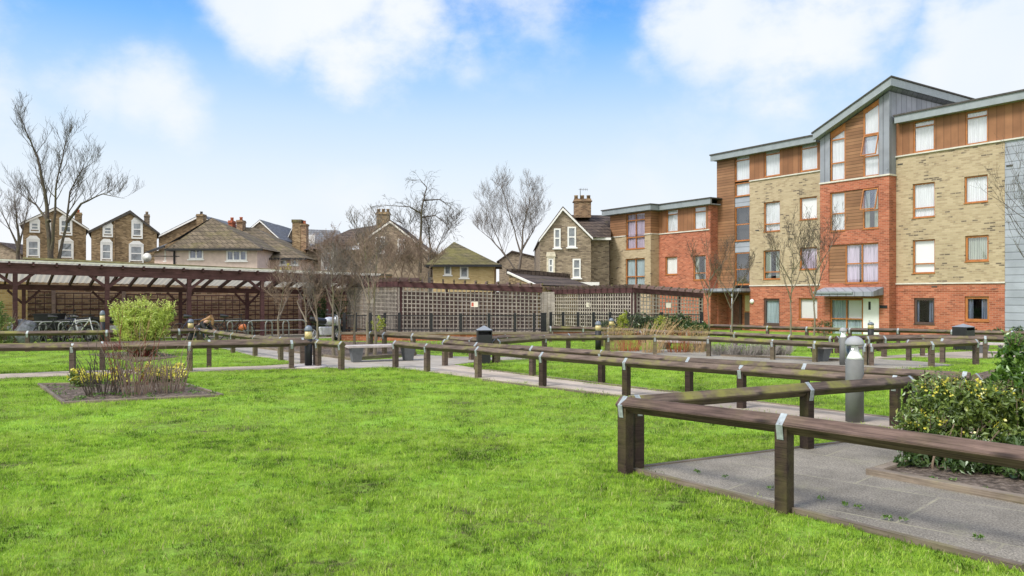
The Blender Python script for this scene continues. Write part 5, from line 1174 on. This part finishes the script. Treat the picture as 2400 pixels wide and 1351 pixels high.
# ---------------------------------------------------------------- plants
def tree(name, label, base, stems, lens, bmat, tmat, seed, Y, spread=.7, nch=(7, 6, 5), up=.25, minr=.010, group=None, droop=0.0, levels=3, r0=.16, cat='tree', sinkz=None, flat=1.0):
    """stems: list of polylines of points. Side branches sprout along the stems and divide again."""
    rg = random.Random(seed); e = empty(name, base, 0, label, cat, group)
    T, C = MB(), MB(); B = Vector(base)
    def sprout(p, d, L, r, lev):
        n = 5 if lev < levels else 3; pts = [p]; minr_ = minr; dd = d.copy(); rs = [r]
        for i in range(n):
            dd = (dd+Vector((rg.uniform(-1, 1)*.22, rg.uniform(-1, 1)*.22*flat, rg.uniform(-.15, .25)+up*.35-droop*(i/n)*.9))).normalized()
            pts.append(pts[-1]+dd*L/n); rs.append(max(minr*.7, r*(1-.75*(i+1)/n)))
        C.tube(pts, rs, 4 if lev == 1 else 3, False)
        if lev < levels:
            k = nch[min(lev, len(nch)-1)]
            for i in range(k):
                t_ = .25+.75*(i+rg.random())/k; j = min(int(t_*n), n-1); q = pts[j].lerp(pts[j+1], t_*n-j)
                sd_ = (pts[j+1]-pts[j]).normalized(); ax = Vector((rg.uniform(-1, 1), rg.uniform(-1, 1)*flat, rg.uniform(-.3, .7))).normalized()
                nd = (sd_*(1-spread*.55)+ax*spread).normalized(); l2 = L*rg.uniform(.35, .6); sprout(q, nd, l2, max(minr, min(rs[j]*.55, l2*.011)), lev+1)
    for s_i, st in enumerate(stems):
        pts = [Vector(p)-B for p in st]; fine = []
        for a, b in zip(pts, pts[1:]):
            for k in range(3): fine.append(a.lerp(b, k/3)+Vector((rg.uniform(-1, 1), rg.uniform(-1, 1), 0))*(b-a).length*.018)
        fine.append(pts[-1]); n = len(fine); rr = r0 if s_i == 0 else r0*.55
        rs = [max(minr, rr*(1-.95*(i/(n-1))**.6)) for i in range(n)]
        T.tube(fine, rs, 8, False)
        for i in range(nch[0]*len(st)//2):
            t_ = lens[1]+(1-lens[1])*(i+rg.random())/(nch[0]*len(st)//2); j = min(int(t_*(n-1)), n-2); q = fine[j].lerp(fine[j+1], t_*(n-1)-j)
            sd_ = (fine[j+1]-fine[j]).normalized(); a = rg.uniform(0, 6.283)
            ax = Vector((math.cos(a), math.sin(a)*flat, rg.uniform(-.1, .6))).normalized()
            nd = (sd_*(1-spread*.5)+ax*spread).normalized(); l1 = lens[0]*rg.uniform(.6, 1.1)*(1.15-.55*t_); sprout(q, nd, l1, max(minr, min(rs[j]*.5, l1*.015)), 1)
    T.build('trunk', tmat, e, True); C.build('crown', bmat, e)
    return e
# big bare tree far left
Yt = 44; q = lambda *p: [P(a, b, Yt+c) for a, b, c in p]
tree('bare_tree', 'large leafless tree towering over the left houses', P(120, 640, Yt), [q((120,640,0),(117,560,0),(104,450,.2),(88,370,.5),(62,310,.3),(45,268,0)), q((121,600,0),(128,500,-.3),(133,420,-.5),(150,350,-.3),(160,318,0)),
     q((134,625,.2),(155,530,.6),(165,450,.9),(190,400,.6),(228,375,0)), q((158,520,.5),(190,478,0),(240,455,-.6),(292,466,-.8)), q((115,520,0),(85,480,.7),(52,455,1))], (1.85, .3), 'dark bark', 'dark bark', 3, Yt, .6, (7, 6, 6), .35, .006, r0=.20, levels=3)
tree('bare_tree', 'smaller leafless tree at the left picture edge', P(42, 640, 60), [[P(42,640,60), P(44,560,60), P(38,500,60), P(32,455,60)], [P(43,590,60), P(58,520,60), P(66,480,61)], [P(44,580,60), P(15,520,60), P(-10,470,60)]], (1.9, .3), 'grey twig', 'dark bark', 9, 60, .65, (7, 5, 4), .3, .010, r0=.2)
tree('weeping_tree', 'leafless tree with long drooping boughs beside the brown house chimney', P(985, 640, 48), [[P(985,640,48), P(986,540,48), P(990,480,48), P(1000,440,48), P(985,422,48), P(965,424,48)], [P(986,500,48), P(960,485,47.5), P(905,482,47.3), P(870,488,47)], [P(990,470,48), P(1030,468,48.5), P(1055,485,48.7), P(1078,506,49)], [P(987,510,48), P(1020,505,48.5), P(1045,525,48.5), P(1060,550,48.5)]],
     (1.2, .2), 'dark bark', 'dark bark', 21, 48, .6, (5, 4, 3), .0, .006, droop=.6, r0=.11)
tree('twiggy_tree', 'tangled leafless crown behind the weeping tree trunk', P(1010, 650, 56), [[P(1010,650,56), P(1008,580,56), P(1005,530,56), P(990,495,56)], [P(1009,620,56), P(1035,560,56), P(1050,525,56)], [P(1009,620,56), P(965,560,56), P(950,530,56)]], (2.2, .25), 'dark bark', 'dark bark', 14, 56, .75, (8, 6, 5), .15, .010, r0=.12)
tree('bare_tree', 'vase shaped leafless tree left of the brown brick house', P(1212, 650, 56), [[P(1212,650,56), P(1222,600,56), P(1225,540,56), P(1240,480,56), P(1243,450,56)], [P(1222,600,56), P(1205,540,56), P(1185,470,56), P(1178,435,56)], [P(1212,640,56), P(1180,590,56), P(1150,520,56), P(1140,470,56)], [P(1222,590,56), P(1250,540,56), P(1265,500,56)], [P(1185,600,56), P(1150,560,56), P(1118,535,56)]],
     (2.1, .28), 'grey twig', 'grey twig', 5, 56, .66, (9, 8, 7), .3, .006, r0=.14)
# scrubby twig trees over the shelter
lab = ['dense twiggy brown tree before the large brown house', 'twiggy brown shrub tree beside the yellow house', 'thin twiggy tree rising between slate roof and brown house', 'twiggy brown tree over the left half of the brown house', 'twiggy brown tree reaching toward the weeping tree']
for i, (px, top_, wd) in enumerate(((905,555,60),(985,580,50),(770,545,45),(845,560,50),(945,565,50))):
    Y = 38+i*.8; tree('twiggy_tree', lab[i], P(px, 700, Y), [[P(px,700,Y), P(px-3,640,Y), P(px+5,600,Y), P(px,top_+10,Y)], [P(px,680,Y), P(px+wd*.5,620,Y), P(px+wd*.7,top_+30,Y)], [P(px,680,Y), P(px-wd*.5,620,Y), P(px-wd*.7,top_+35,Y)]],
         (1.2, .25), 'brown twig', 'brown twig', 40+i, Y, .8, (9, 6, 5), .15, .007, 'twiggy trees behind the cycle shelter', r0=.07)
# young trees by the bench and before the block
yt = [(655,830,648,.95,'pale young tree with mossy trunk, leftmost by the shelter', .5), (716,838,655,.8,'crooked pale young tree behind the black lamp bollard', .55), (742,838,650,.8,'pale forked young tree just right of black lamp bollard', .6), (782,838,600,.8,'tall young tree left of the ivy', .6),
      (795,835,640,.7,'slim young tree with greenish trunk beside the ivy', .5), (832,832,620,.8,'young tree at the left end of the long lattice', .5), (858,838,560,.9,'leaning young tree above the slab bench', .5), (880,834,520,1.0,'tallest young tree with dark mossy trunk above the slab bench', .55)]
for i, (px, by, ty, ln, la, f0) in enumerate(yt):
    b0 = G(px, by); Y = b0.y; rg = random.Random(i+70); top = P(px+rg.uniform(-14, 14), ty, Y); mid = P(px+rg.uniform(-8, 8), by+(ty-by)*.45, Y)
    s2 = [mid, P(px+rg.choice((-1, 1))*20, by+(ty-by)*.72, Y+.3), P(px+rg.choice((-1, 1))*32, ty+25, Y+.4)]
    tree('young_tree', la, b0, [[b0, mid, top], s2], (ln, f0), 'grey twig' if i % 2 else 'brown twig', 'pale bark', 80+i, Y, .75, (9, 6, 4), .25, .0045, 'young leafless trees around the bench', r0=.055, cat='tree')
yb = [(1662,30,800,560,'slim young tree before the porch of the block',.8), (1716,29.5,800,600,'slim young tree beside the porch post of the block',.7), (1855,28,805,530,'young tree in front of the yellow brick windows',.95), (1909,24,815,525,'young tree with forked crown left of the brick tower',1.0), (2440,24,820,400,'bare tree reaching in at the right picture edge',2.0)]
for i, (px, Y, by, ty, la, ln) in enumerate(yb):
    b0 = P(px, by, Y); b0.z = gz(Y); rg = random.Random(i+7); z = lambda f_: by+(ty-by)*f_
    m1 = P(px-2, z(.35), Y); st = [[b0, m1, P(px+4, z(.7), Y), P(px-8 if px < 2400 else px-20, ty, Y)]]
    for k in range(4): sgn = (-1, 1)[k % 2]; st.append([P(px, z(.35+.08*k), Y), P(px+sgn*(22+5*k), z(.62+.06*k), Y+.2*sgn), P(px+sgn*(38+4*k), z(.8+.05*k), Y+.3*sgn)])
    tree('young_tree', la, b0, st, (ln, .35), 'dark bark', 'pale bark', 120+i, Y, .6, (6, 4, 3), .35, .0045, 'young leafless trees before the apartment block', r0=.045 if px < 2400 else .08)

def stems(m, c, n, h, spread, r, rg, lean=.3, seg=4):
    for _ in range(n):
        a = rg.uniform(0, 6.28); rr = spread*rg.random()**.5*.4; p = Vector(c)+Vector((math.cos(a)*rr, math.sin(a)*rr, 0)); d = Vector((math.cos(a)*lean*rg.random(), math.sin(a)*lean*rg.random(), 1)).normalized()
        hh = h*rg.uniform(.6, 1); pts = [p]
        for i in range(seg): d = (d+Vector((rg.uniform(-.12, .12), rg.uniform(-.12, .12), 0))).normalized(); pts.append(pts[-1]+d*hh/seg)
        m.tube(pts, [r*(1-.6*i/seg) for i in range(seg+1)], 3, False)
def shrub(name, label, base, blobs, leafmat, n, size, seed, stem='brown twig', group=None, aspect=.45, flowers=None, hollow=.35, nst=14, cat='shrub', sth=None, shoots=None):
    rg = random.Random(seed); e = empty(name, base, 0, label, cat, group); m = MB(); tot = sum(b[1][0]*b[1][1]*b[1][2] for b in blobs)**1.0
    for i, (c, rad) in enumerate(blobs): leafblob(m, c, rad, int(n*(rad[0]*rad[1]*rad[2])/tot), size, rg, hollow, .35, aspect, .3, seed+i)
    m.build('foliage', leafmat, e)
    hmax = max(c[2] for c, _ in blobs); wmax = max(abs(c[0])+rad[0] for c, rad in blobs)
    s_ = MB(); stems(s_, (0, 0, 0), nst, sth or hmax*1.2, wmax, .012, rg, .6); s_.build('stems', stem, e)
    if shoots:
        sh_, lf_ = MB(), MB(); ns, sl, ls = shoots
        for _ in range(ns):
            c, rad = blobs[rg.randrange(len(blobs))]; d = Vector((rg.gauss(0, 1), rg.gauss(0, 1)-.2, abs(rg.gauss(0, 1))+.7)).normalized()
            p = Vector(c)+Vector((d.x*rad[0], d.y*rad[1], d.z*rad[2]))*.85; d = (d+Vector((0, 0, .8))).normalized(); L = sl*rg.uniform(.5, 1.2); q = p+d*L
            sh_.tube([p, q], [.004, .002], 3, False)
            for k in range(9):
                t_ = k/8; o = p.lerp(q, t_); a = Vector((rg.gauss(0, 1), rg.gauss(0, 1), .4)).normalized(); b = a.orthogonal().normalized(); w = ls*.5*(1.1-.4*t_)
                lf_.add([o, o+a*w+b*w*.45, o+a*w*2, o+a*w-b*w*.45], [(0, 1, 2, 3)])
        sh_.build('young_shoots', stem, e)['kind'] = 'stuff'; lf_.build('shoot_leaves', leafmat, e)['kind'] = 'stuff'
    if flowers:
        f_ = MB(); fn, fs, fm, zmin = flowers
        for i, (c, rad) in enumerate(blobs):
            for _ in range(fn//len(blobs)):
                d = Vector((rg.gauss(0, 1), rg.gauss(0, 1)-.3, abs(rg.gauss(0, 1))+zmin)).normalized(); p = Vector(c)+Vector((d.x*rad[0], d.y*rad[1], d.z*rad[2]))*rg.uniform(.92, 1.08)
                for k in range(5):
                    a = Vector((rg.gauss(0, 1), rg.gauss(0, 1), rg.gauss(0, 1)+.6)).normalized(); b = a.orthogonal().normalized(); w = fs*.5; o = Vector((rg.uniform(-1, 1), rg.uniform(-1, 1), rg.uniform(-1, 1)))*fs*.8
                    f_.add([p+o-a*fs*.5, p+o+b*w, p+o+a*fs*.5, p+o-b*w], [(0, 1, 2, 3)])
        f_.build('flowers', fm, e)['kind'] = 'stuff'
    return e
# bamboo
bb = G(333, 836); Yb = bb.y
shrub('bamboo_bush', 'bright lime green bamboo bush behind the left rails', bb, [((0,0,.75),(.62,.55,.42)),((-.35,0,.95),(.38,.35,.36)),((.38,.05,.92),(.40,.35,.34)),((0,.1,1.12),(.42,.35,.28)),((-.02,-.05,.5),(.55,.45,.35)),((-.62,0,1.12),(.24,.2,.12)),((.66,0,1.12),(.22,.2,.14))], 'bamboo leaf', 15000, .10, 2, 'tan stem', aspect=.2, nst=70, hollow=.3, sth=1.25, shoots=(170, .26, .07))
shrub('bamboo_skirt_plant', 'dark red stemmed undergrowth at the foot of the bamboo', bb+Vector((.05, -.25, 0)), [((0,0,.2),(.62,.35,.3)),((.1,0,.42),(.42,.3,.22))], 'dark evergreen leaf', 1600, .08, 4, 'red stem', nst=60, sth=.4)
shrub('conifer_shrub', 'feathery dark green conifer at the left picture edge', P(0, 700, 24)*Vector((1, 1, 0)) if False else Vector((P(-5, 700, 24).x, 24, 0)), [((0,0,.6),(.42,.4,.6)),((-.1,0,1.1),(.3,.3,.45)),((.1,-.1,.25),(.42,.4,.3))], 'mid green leaf', 5000, .09, 6, aspect=.3)
# right hand shrubs
br = Vector((4.05, 7.5, .07))
shrub('flowering_shrub', 'low shrub with yellow flowers beside the near rail', br+Vector((.12, .05, 0)), [((-.02,0,.38),(.40,.36,.32)),((-.2,-.1,.2),(.28,.28,.22)),((.25,.0,.45),(.33,.3,.26)),((.05,.1,.55),(.28,.25,.16)),((.55,.05,.35),(.34,.3,.34)),((.35,-.1,.16),(.55,.3,.2))], 'mid green leaf', 13000, .054, 8, flowers=(110, .026, 'yellow flower', 1.1), aspect=.5, nst=30, sth=.45, hollow=.5, shoots=(120, .12, .045))
shrub('evergreen_shrub', 'tall glossy green shrub at the right picture edge', br+Vector((1.0, .12, 0)), [((.05,0,.35),(.46,.4,.38)),((.0,0,.72),(.36,.34,.32)),((-.14,0,.86),(.17,.16,.18)),((.32,0,.85),(.32,.3,.28)),((-.18,-.02,.98),(.07,.07,.13)),((.3,0,.3),(.5,.4,.38)),((.12,-.05,.92),(.12,.12,.12))], 'fresh leaf', 15000, .07, 11, aspect=.5, nst=20, sth=.8, hollow=.4, shoots=(90, .14, .055))
shrub('leafy_plant', 'dark leafed creeping plant over the kerb of the right bed', br+Vector((.75, -.35, 0)), [((0,0,.12),(.62,.3,.16)),((.6,-.1,.12),(.5,.25,.15))], 'dark evergreen leaf', 3600, .07, 13, aspect=.45, nst=10)
for i, (x, y, la) in enumerate(((3.78,7.12,'low dark leafy plant at the left point of the right bed'),(4.08,6.88,'low dark leafy plant in the middle of the right bed front'),(4.45,6.62,'low dark leafy plant in the right bed nearest the picture edge'))):
    shrub('leafy_plant', la, Vector((x, y, .05)), [((0,0,.08),(.30,.16,.14)),((.1,.1,.14),(.25,.14,.16))], 'dark evergreen leaf', 1500, .065, 90+i, aspect=.45, nst=6)
shrub('leafy_plant', 'big leafed dark plant near the bed kerb, lower right', br+Vector((1.1, -.62, 0)), [((0,0,.1),(.28,.2,.14))], 'dark evergreen leaf', 360, .12, 15, aspect=.35, nst=5)
# evergreens before the right lattice
ev = [(1432,31,.62,.62,'grey evergreen leaf','grey green shrub at the left of the evergreen row'),(1480,30.6,.75,.85,'grey evergreen leaf','tall feathery shrub before the lattice corner'),(1530,30.4,.6,.8,'dark evergreen leaf','dark evergreen shrub in the middle of the row'),(1580,30.2,.7,.85,'dark evergreen leaf','rounded dark evergreen under the right notice'),(1628,30,.55,.6,'dark evergreen leaf','spreading evergreen shrub by the porch')]
for i, (px, Y, w, h, mt, la) in enumerate(ev):
    shrub('evergreen_shrub', la, Vector((P(px,700,Y).x, Y, gz(Y))), [((0,0,h*.55),(w,.5,h*.55)),((w*.4,0,h*.8),(w*.5,.4,h*.4)),((-w*.4,0,h*.7),(w*.5,.4,h*.4))], mt, 3800, .10, 30+i, group='evergreen shrubs before the right lattice', aspect=.35)
shrub('golden_shrub', 'small golden leaved shrub among the evergreens', Vector((P(1460,700,29).x, 29, 0)), [((0,0,.6),(.22,.2,.35)),((.1,0,.85),(.15,.15,.2))], 'yellow green leaf', 900, .09, 37, aspect=.35)
shrub('golden_shrub', 'yellowish thin shrub right of the golden leaved shrub', Vector((P(1545,700,29).x, 29, 0)), [((0,0,.45),(.22,.2,.35)),((.1,0,.7),(.15,.15,.2))], 'yellow green leaf', 500, .09, 38, aspect=.3)
shrub('round_bush', 'small yellowish round bush before the long lattice', Vector((P(887,700,26.5).x, 26.5, .1)), [((0,0,.52),(.24,.22,.3))], 'yellow green leaf', 900, .06, 39, nst=10)
shrub('yellow_bush', 'bright yellow green bush above the shelter roof', Vector((P(663,700,45).x, 45, -.3)), [((0,0,1.9),(1.0,.8,1.4)),((.7,0,1.9),(.8,.6,1.3)),((-.6,0,1.8),(.7,.6,1.3))], 'bright yellow leaf', 6500, .16, 41)
shrub('yellow_bush', 'little yellow bush seen over the roof by the brown house', Vector((P(800,700,45).x, 45, -.3)), [((0,0,1.7),(.7,.6,1.4))], 'bright yellow leaf', 2200, .15, 42)
shrub('climbing_ivy', 'dark ivy climbing the trellis behind the young trees', Vector((P(772,700,34).x, 34, -.1)), [((0,0,.9),(.75,.35,.95)),((.3,0,1.3),(.45,.3,.5)),((-.3,0,.5),(.5,.3,.6))], 'ivy leaf', 5200, .09, 43)
for i, (px, Y, w, la) in enumerate(((2336,30.6,.3,'first little clipped hedge ball under the slate boarding'),(2385,29.8,.36,'second little clipped hedge ball at right edge'),(2288,31.2,.25,'smallest hedge ball behind the right litter bin'),(1930,33,.5,'loose green shrub left of the tower window'))):
    shrub('hedge_shrub', la, Vector((P(px,700,Y).x, Y, gz(Y))), [((0,0,w*.7),(w,.3,w*.7))], 'ivy leaf', 1300, .06, 50+i, group='small hedge shrubs along the block')
# front-left bed
bc = (bedL[0]+bedL[1]+bedL[2]+bedL[3])/4
for i, (px, py, mt, h, la) in enumerate(((240,930,'dark bark',.95,'brown twiggy shrub at the left of the flower bed'),(322,928,'brown twig',1.0,'reddish twiggy shrub in the middle of the flower bed'),(395,922,'brown twig',.9,'brown twiggy shrub at the right of the flower bed'),(300,905,'red stem',1.1,'red stemmed dogwood at the back of the flower bed'))):
    b0 = G(px, py)+Vector((0, 0, .02)); rg = random.Random(200+i); h *= 1.12; e = empty('twiggy_shrub', b0, 0, la, 'shrub', 'twiggy shrubs in the flower bed')
    m = MB(); stems(m, (0,0,0), 34 if i < 3 else 5, h*.62, .6, .009, rg, .45, 5); stems(m, (0,0,0), 5 if i < 3 else 9, h*1.12, .9, .008, rg, .5, 5); m.build('stems', mt, e)
    m = MB()
    for _ in range(90):
        a = rg.uniform(0, 6.28); rr = rg.uniform(.03, .3); z = rg.uniform(.12, h*.62); p = Vector((math.cos(a)*rr*(.4+z), math.sin(a)*rr*(.4+z), z)); d = Vector((math.cos(a)*.6, math.sin(a)*.6, rg.uniform(.3, 1))).normalized()
        m.tube([p, p+d*rg.uniform(.06, .2)], .003, 3, False)
    m.build('twigs', mt, e)['kind'] = 'stuff'
for i, (px, py, w, hh, la) in enumerate(((182,908,.18,.17,'yellow flowering clump at left end of flower bed'),(222,901,.12,.10,'small second yellow flowering clump from the left of bed'),(268,905,.24,.16,'yellow flowering clump between two twiggy shrubs'),(345,898,.22,.19,'tall yellow flowering clump behind the middle shrubs'),(384,897,.18,.15,'yellow flowering clump left of the last one in the bed'),(418,899,.14,.19,'yellow flowering clump at right end of flower bed'))):
    shrub('flowering_plant', la, G(px, py)+Vector((0, 0, .02)), [((0,0,hh*.7),(w,.18,hh)),((w*.5,-.05,hh*.5),(w*.7,.15,hh*.6))], 'mid green leaf', 420, .075, 60+i, 'brown twig', 'yellow flowering plants of the flower bed', flowers=(44, .04, 'yellow flower', .2), nst=6, cat='plant')
rg = random.Random(8)
bw = empty('bed_weeds', bc+Vector((0, 0, .02)), 0, 'scattered low green weeds on the soil of the flower bed', 'weeds'); m = MB()
for _ in range(60):
    u_, v_ = rg.random(), rg.random()**.8; p = (bedL[0]*(1-u_)+bedL[3]*u_)*(1-v_)+(bedL[1]*(1-u_)+bedL[2]*u_)*v_-bc
    leafblob(m, (p.x, p.y, .025), (rg.uniform(.05, .16), rg.uniform(.04, .1), .03), 40, .035, rg, .1, .2, .4, .7)
m.build('leaves', 'fresh leaf', bw); bw['kind'] = 'stuff'
# dry grasses, lavender
for i, (px, Y, h, mt, la) in enumerate(((1440,22.8,.8,'tan stem','tan dry grass clump left of reddish stems'),(1475,22.4,.65,'rust stem','rust red dry stems among the mid garden rails'),(1530,21.8,1.0,'tan stem','tallest arching dry grass leaning right'),(1590,22,.7,'rust stem','rusty dry stems in front of hidden bench'),(1630,22,.75,'tan stem','thin tan grasses right of hidden bench'))):
    e = empty('dry_grass_clump', Vector((P(px,700,Y).x, Y, 0)), 0, la, 'grass clump', 'dry ornamental grasses'); rg = random.Random(300+i)
    m = MB(); stems(m, (0,0,0), 90, h, .75, .006, rg, .45, 4)
    if i == 2: m.v = [(x+.45*z*z, y, z) for x, y, z in m.v]
    m.build('stalks', mt, e)
    m = MB(); c = (.45*h*h if i == 2 else 0, 0, h*.78); leafblob(m, c, (.30, .25, h*.32), 330, .05, rg, .1, .3, .3); m.build('seed_heads', 'dry seed', e)
for i, (px, w, la) in enumerate(((1700,.4,'left clump of grey lavender behind rail'),(1745,.4,'middle clump of grey lavender behind rail'),(1790,.38,'right clump of grey lavender behind rail'),(1832,.25,'small last tuft of grey lavender'))):
    Y = 21; e = empty('lavender_clump', Vector((P(px,700,Y).x, Y, 0)), 0, la, 'lavender', 'grey lavender clumps'); rg = random.Random(320+i); m = MB(); stems(m, (0,0,0), 260, .36, w*2.1, .006, rg, 1.0, 3); m.build('stalks', 'lavender stem', e)
    m = MB(); leafblob(m, (0,0,.14), (w,.3,.16), 500, .05, rg, .2, .2, .3); m.build('foliage', 'grey evergreen leaf', e)
rg = random.Random(99)
lb = empty('leaf_litter_shrub', G(880, 822), 0, 'low brown dead undergrowth behind the left bench', 'undergrowth'); m = MB(); 
for k in range(9): stems(m, (-2.6+.62*k, rg.uniform(.2, 1.2), 0), 60, .32, .9, .006, rg, 1.1, 3)
m.build('twigs', 'brown twig', lb)['kind'] = 'stuff'; lb['kind'] = 'stuff'
# weeds on the pavement
for i, (px, py) in enumerate(((1632,1119),(1700,1133),(1803,1158),(1923,1184),(1980,1199),(2012,1205),(2078,1231),(2115,1235),(2293,1278),(2185,1137),(2233,1140),(2305,1161),(2395,1182))):
    e = tag(MB().build('weed_tuft', 'fresh leaf') if False else empty('weed_tuft', G(px, py)+Vector((0, 0, .03)), 0), None, 'weed', 'weeds in the pavement joints')
    e['label'] = ['tiny weed nearest the pavement tip', 'small round weed left of the near post', 'weed just left of the near post base', 'weed right of the near post base', 'bright weed two steps right of near post', 'small weed beside the bright one', 'round green weed in the mid slab joint', 'dry little weed by the edging', 'tall weed near the lower right corner', 'dark weed at the kerb near its left end', 'pale weed growing against the kerb', 'weed against the kerb in the middle', 'weed at the kerb by the right edge'][i]
    rg = random.Random(i); m = MB(); leafblob(m, (0,0,.012), (.045,.04,.03), 70, .03, rg, .1, .2, .35, .8); m.build('leaves', 'fresh leaf', e)

# ---------------------------------------------------------------- lawn blades
def tuft(seed, n, h, rad, name):
    rg = random.Random(seed); m = MB()
    for _ in range(n):
        a = rg.uniform(0, 6.28); r = rad*rg.random()**.5; p = Vector((math.cos(a)*r, math.sin(a)*r, -.004)); hh = h*rg.uniform(.45, 1.15); w = .0023*rg.uniform(.7, 1.4)*(h/.05)**.5
        b = rg.uniform(0, 6.28); d = Vector((math.cos(b), math.sin(b), 0)); s_ = Vector((-d.y, d.x, 0))*w; ln = rg.uniform(.15, 1.0)*hh
        m.add([p-s_, p+s_, p+d*ln*.35+Vector((0,0,hh*.6))+s_*.7, p+d*ln*.35+Vector((0,0,hh*.6))-s_*.7, p+d*ln+Vector((0,0,hh*.95))], [(0,1,2,3),(3,2,4)])
    me = bpy.data.meshes.new(name); me.from_pydata(m.v, [], m.f); me.materials.append(M['grass blade']); o = bpy.data.objects.new(name, me); return o
def lawn(name, x0, x1, y0, y1, cell, dens, tufts, label, seed, bounds=None):
    m = MB(); nx_, ny_ = int((x1-x0)/cell), int((y1-y0)/cell)
    for j in range(ny_):
        yc = y0+(j+.5)*cell; lim = yc*.68+1.2
        for i in range(nx_):
            xc = x0+(i+.5)*cell
            if abs(xc) > lim: continue
            if any(inpoly(xc, yc, p_) for p_ in NOGRASS): continue
            a, b = xc-cell/2, xc+cell/2; m.add([(a, yc-cell/2, .003), (b, yc-cell/2, .003), (b, yc+cell/2, .003), (a, yc+cell/2, .003)], [(0,1,2,3)])
    o = m.build(name, 'lawn soil'); tag(o, kind='stuff', label=label, cat='grass')
    coll = bpy.data.collections.new(name+' source')
    for t_ in tufts: coll.objects.link(t_)
    ng = bpy.data.node_groups.new(name, 'GeometryNodeTree'); ng.interface.new_socket('Geometry', in_out='INPUT', socket_type='NodeSocketGeometry'); ng.interface.new_socket('Geometry', in_out='OUTPUT', socket_type='NodeSocketGeometry')
    N, Lk = ng.nodes, ng.links; gi = N.new('NodeGroupInput'); go = N.new('NodeGroupOutput')
    ds = N.new('GeometryNodeDistributePointsOnFaces'); ds.inputs['Density'].default_value = dens; ds.inputs['Seed'].default_value = seed; Lk.new(gi.outputs[0], ds.inputs['Mesh'])
    # thinner in worn patches
    pos = N.new('GeometryNodeInputPosition'); nz = N.new('ShaderNodeTexNoise'); nz.inputs['Scale'].default_value = 2.2; nz.inputs['Detail'].default_value = 6; nz.inputs['Roughness'].default_value = .65; Lk.new(pos.outputs[0], nz.inputs['Vector'])
    mr = N.new('ShaderNodeMapRange'); mr.inputs[1].default_value = .36; mr.inputs[2].default_value = .47; mr.inputs[3].default_value = dens*.12; mr.inputs[4].default_value = dens; Lk.new(nz.outputs[0], mr.inputs[0]); Lk.new(mr.outputs[0], ds.inputs['Density'])
    ci = N.new('GeometryNodeCollectionInfo'); ci.inputs['Collection'].default_value = coll; ci.inputs['Separate Children'].default_value = True; ci.inputs['Reset Children'].default_value = True
    ip = N.new('GeometryNodeInstanceOnPoints'); Lk.new(ds.outputs['Points'], ip.inputs['Points']); Lk.new(ci.outputs[0], ip.inputs['Instance']); ip.inputs['Pick Instance'].default_value = True
    rv = N.new('FunctionNodeRandomValue'); rv.data_type = 'FLOAT_VECTOR'; rv.inputs[0].default_value = (-.15, -.15, 0); rv.inputs[1].default_value = (.15, .15, 6.28); Lk.new(rv.outputs[0], ip.inputs['Rotation'])
    # tall and short patches
    nz2 = N.new('ShaderNodeTexNoise'); nz2.inputs['Scale'].default_value = 5.5; nz2.inputs['Detail'].default_value = 4; Lk.new(pos.outputs[0], nz2.inputs['Vector'])
    mr2 = N.new('ShaderNodeMapRange'); mr2.inputs[1].default_value = .38; mr2.inputs[2].default_value = .66; mr2.inputs[3].default_value = .5; mr2.inputs[4].default_value = 2.1; Lk.new(nz2.outputs[0], mr2.inputs[0])
    Lk.new(mr2.outputs[0], ip.inputs['Scale'])
    jn = N.new('GeometryNodeJoinGeometry'); Lk.new(gi.outputs[0], jn.inputs[0]); Lk.new(ip.outputs[0], jn.inputs[0]); Lk.new(jn.outputs[0], go.inputs[0])
    md = o.modifiers.new('blades', 'NODES'); md.node_group = ng
    return o
near = [tuft(i, 70, .021, .085, 'grass_tuft_source') for i in range(4)]
far = [tuft(10+i, 50, .026, .12, 'grass_tuft_source') for i in range(3)]
lawn('grass_near', -6.5, 6.5, 3.6, 9.0, .09, 260, near, 'bright green worn lawn in the foreground', 1)
lawn('grass_middle', -13.5, 13.5, 9.0, 18.0, .13, 90, far, 'bright green lawn around the rails and paths', 2)
lawn('grass_far', -17, 17, 18.0, 29.0, .25, 30, far, 'far lawn below the shelter and the block', 3)
for o in bpy.data.objects:
    if o.name.startswith('grass_far'):
        pass
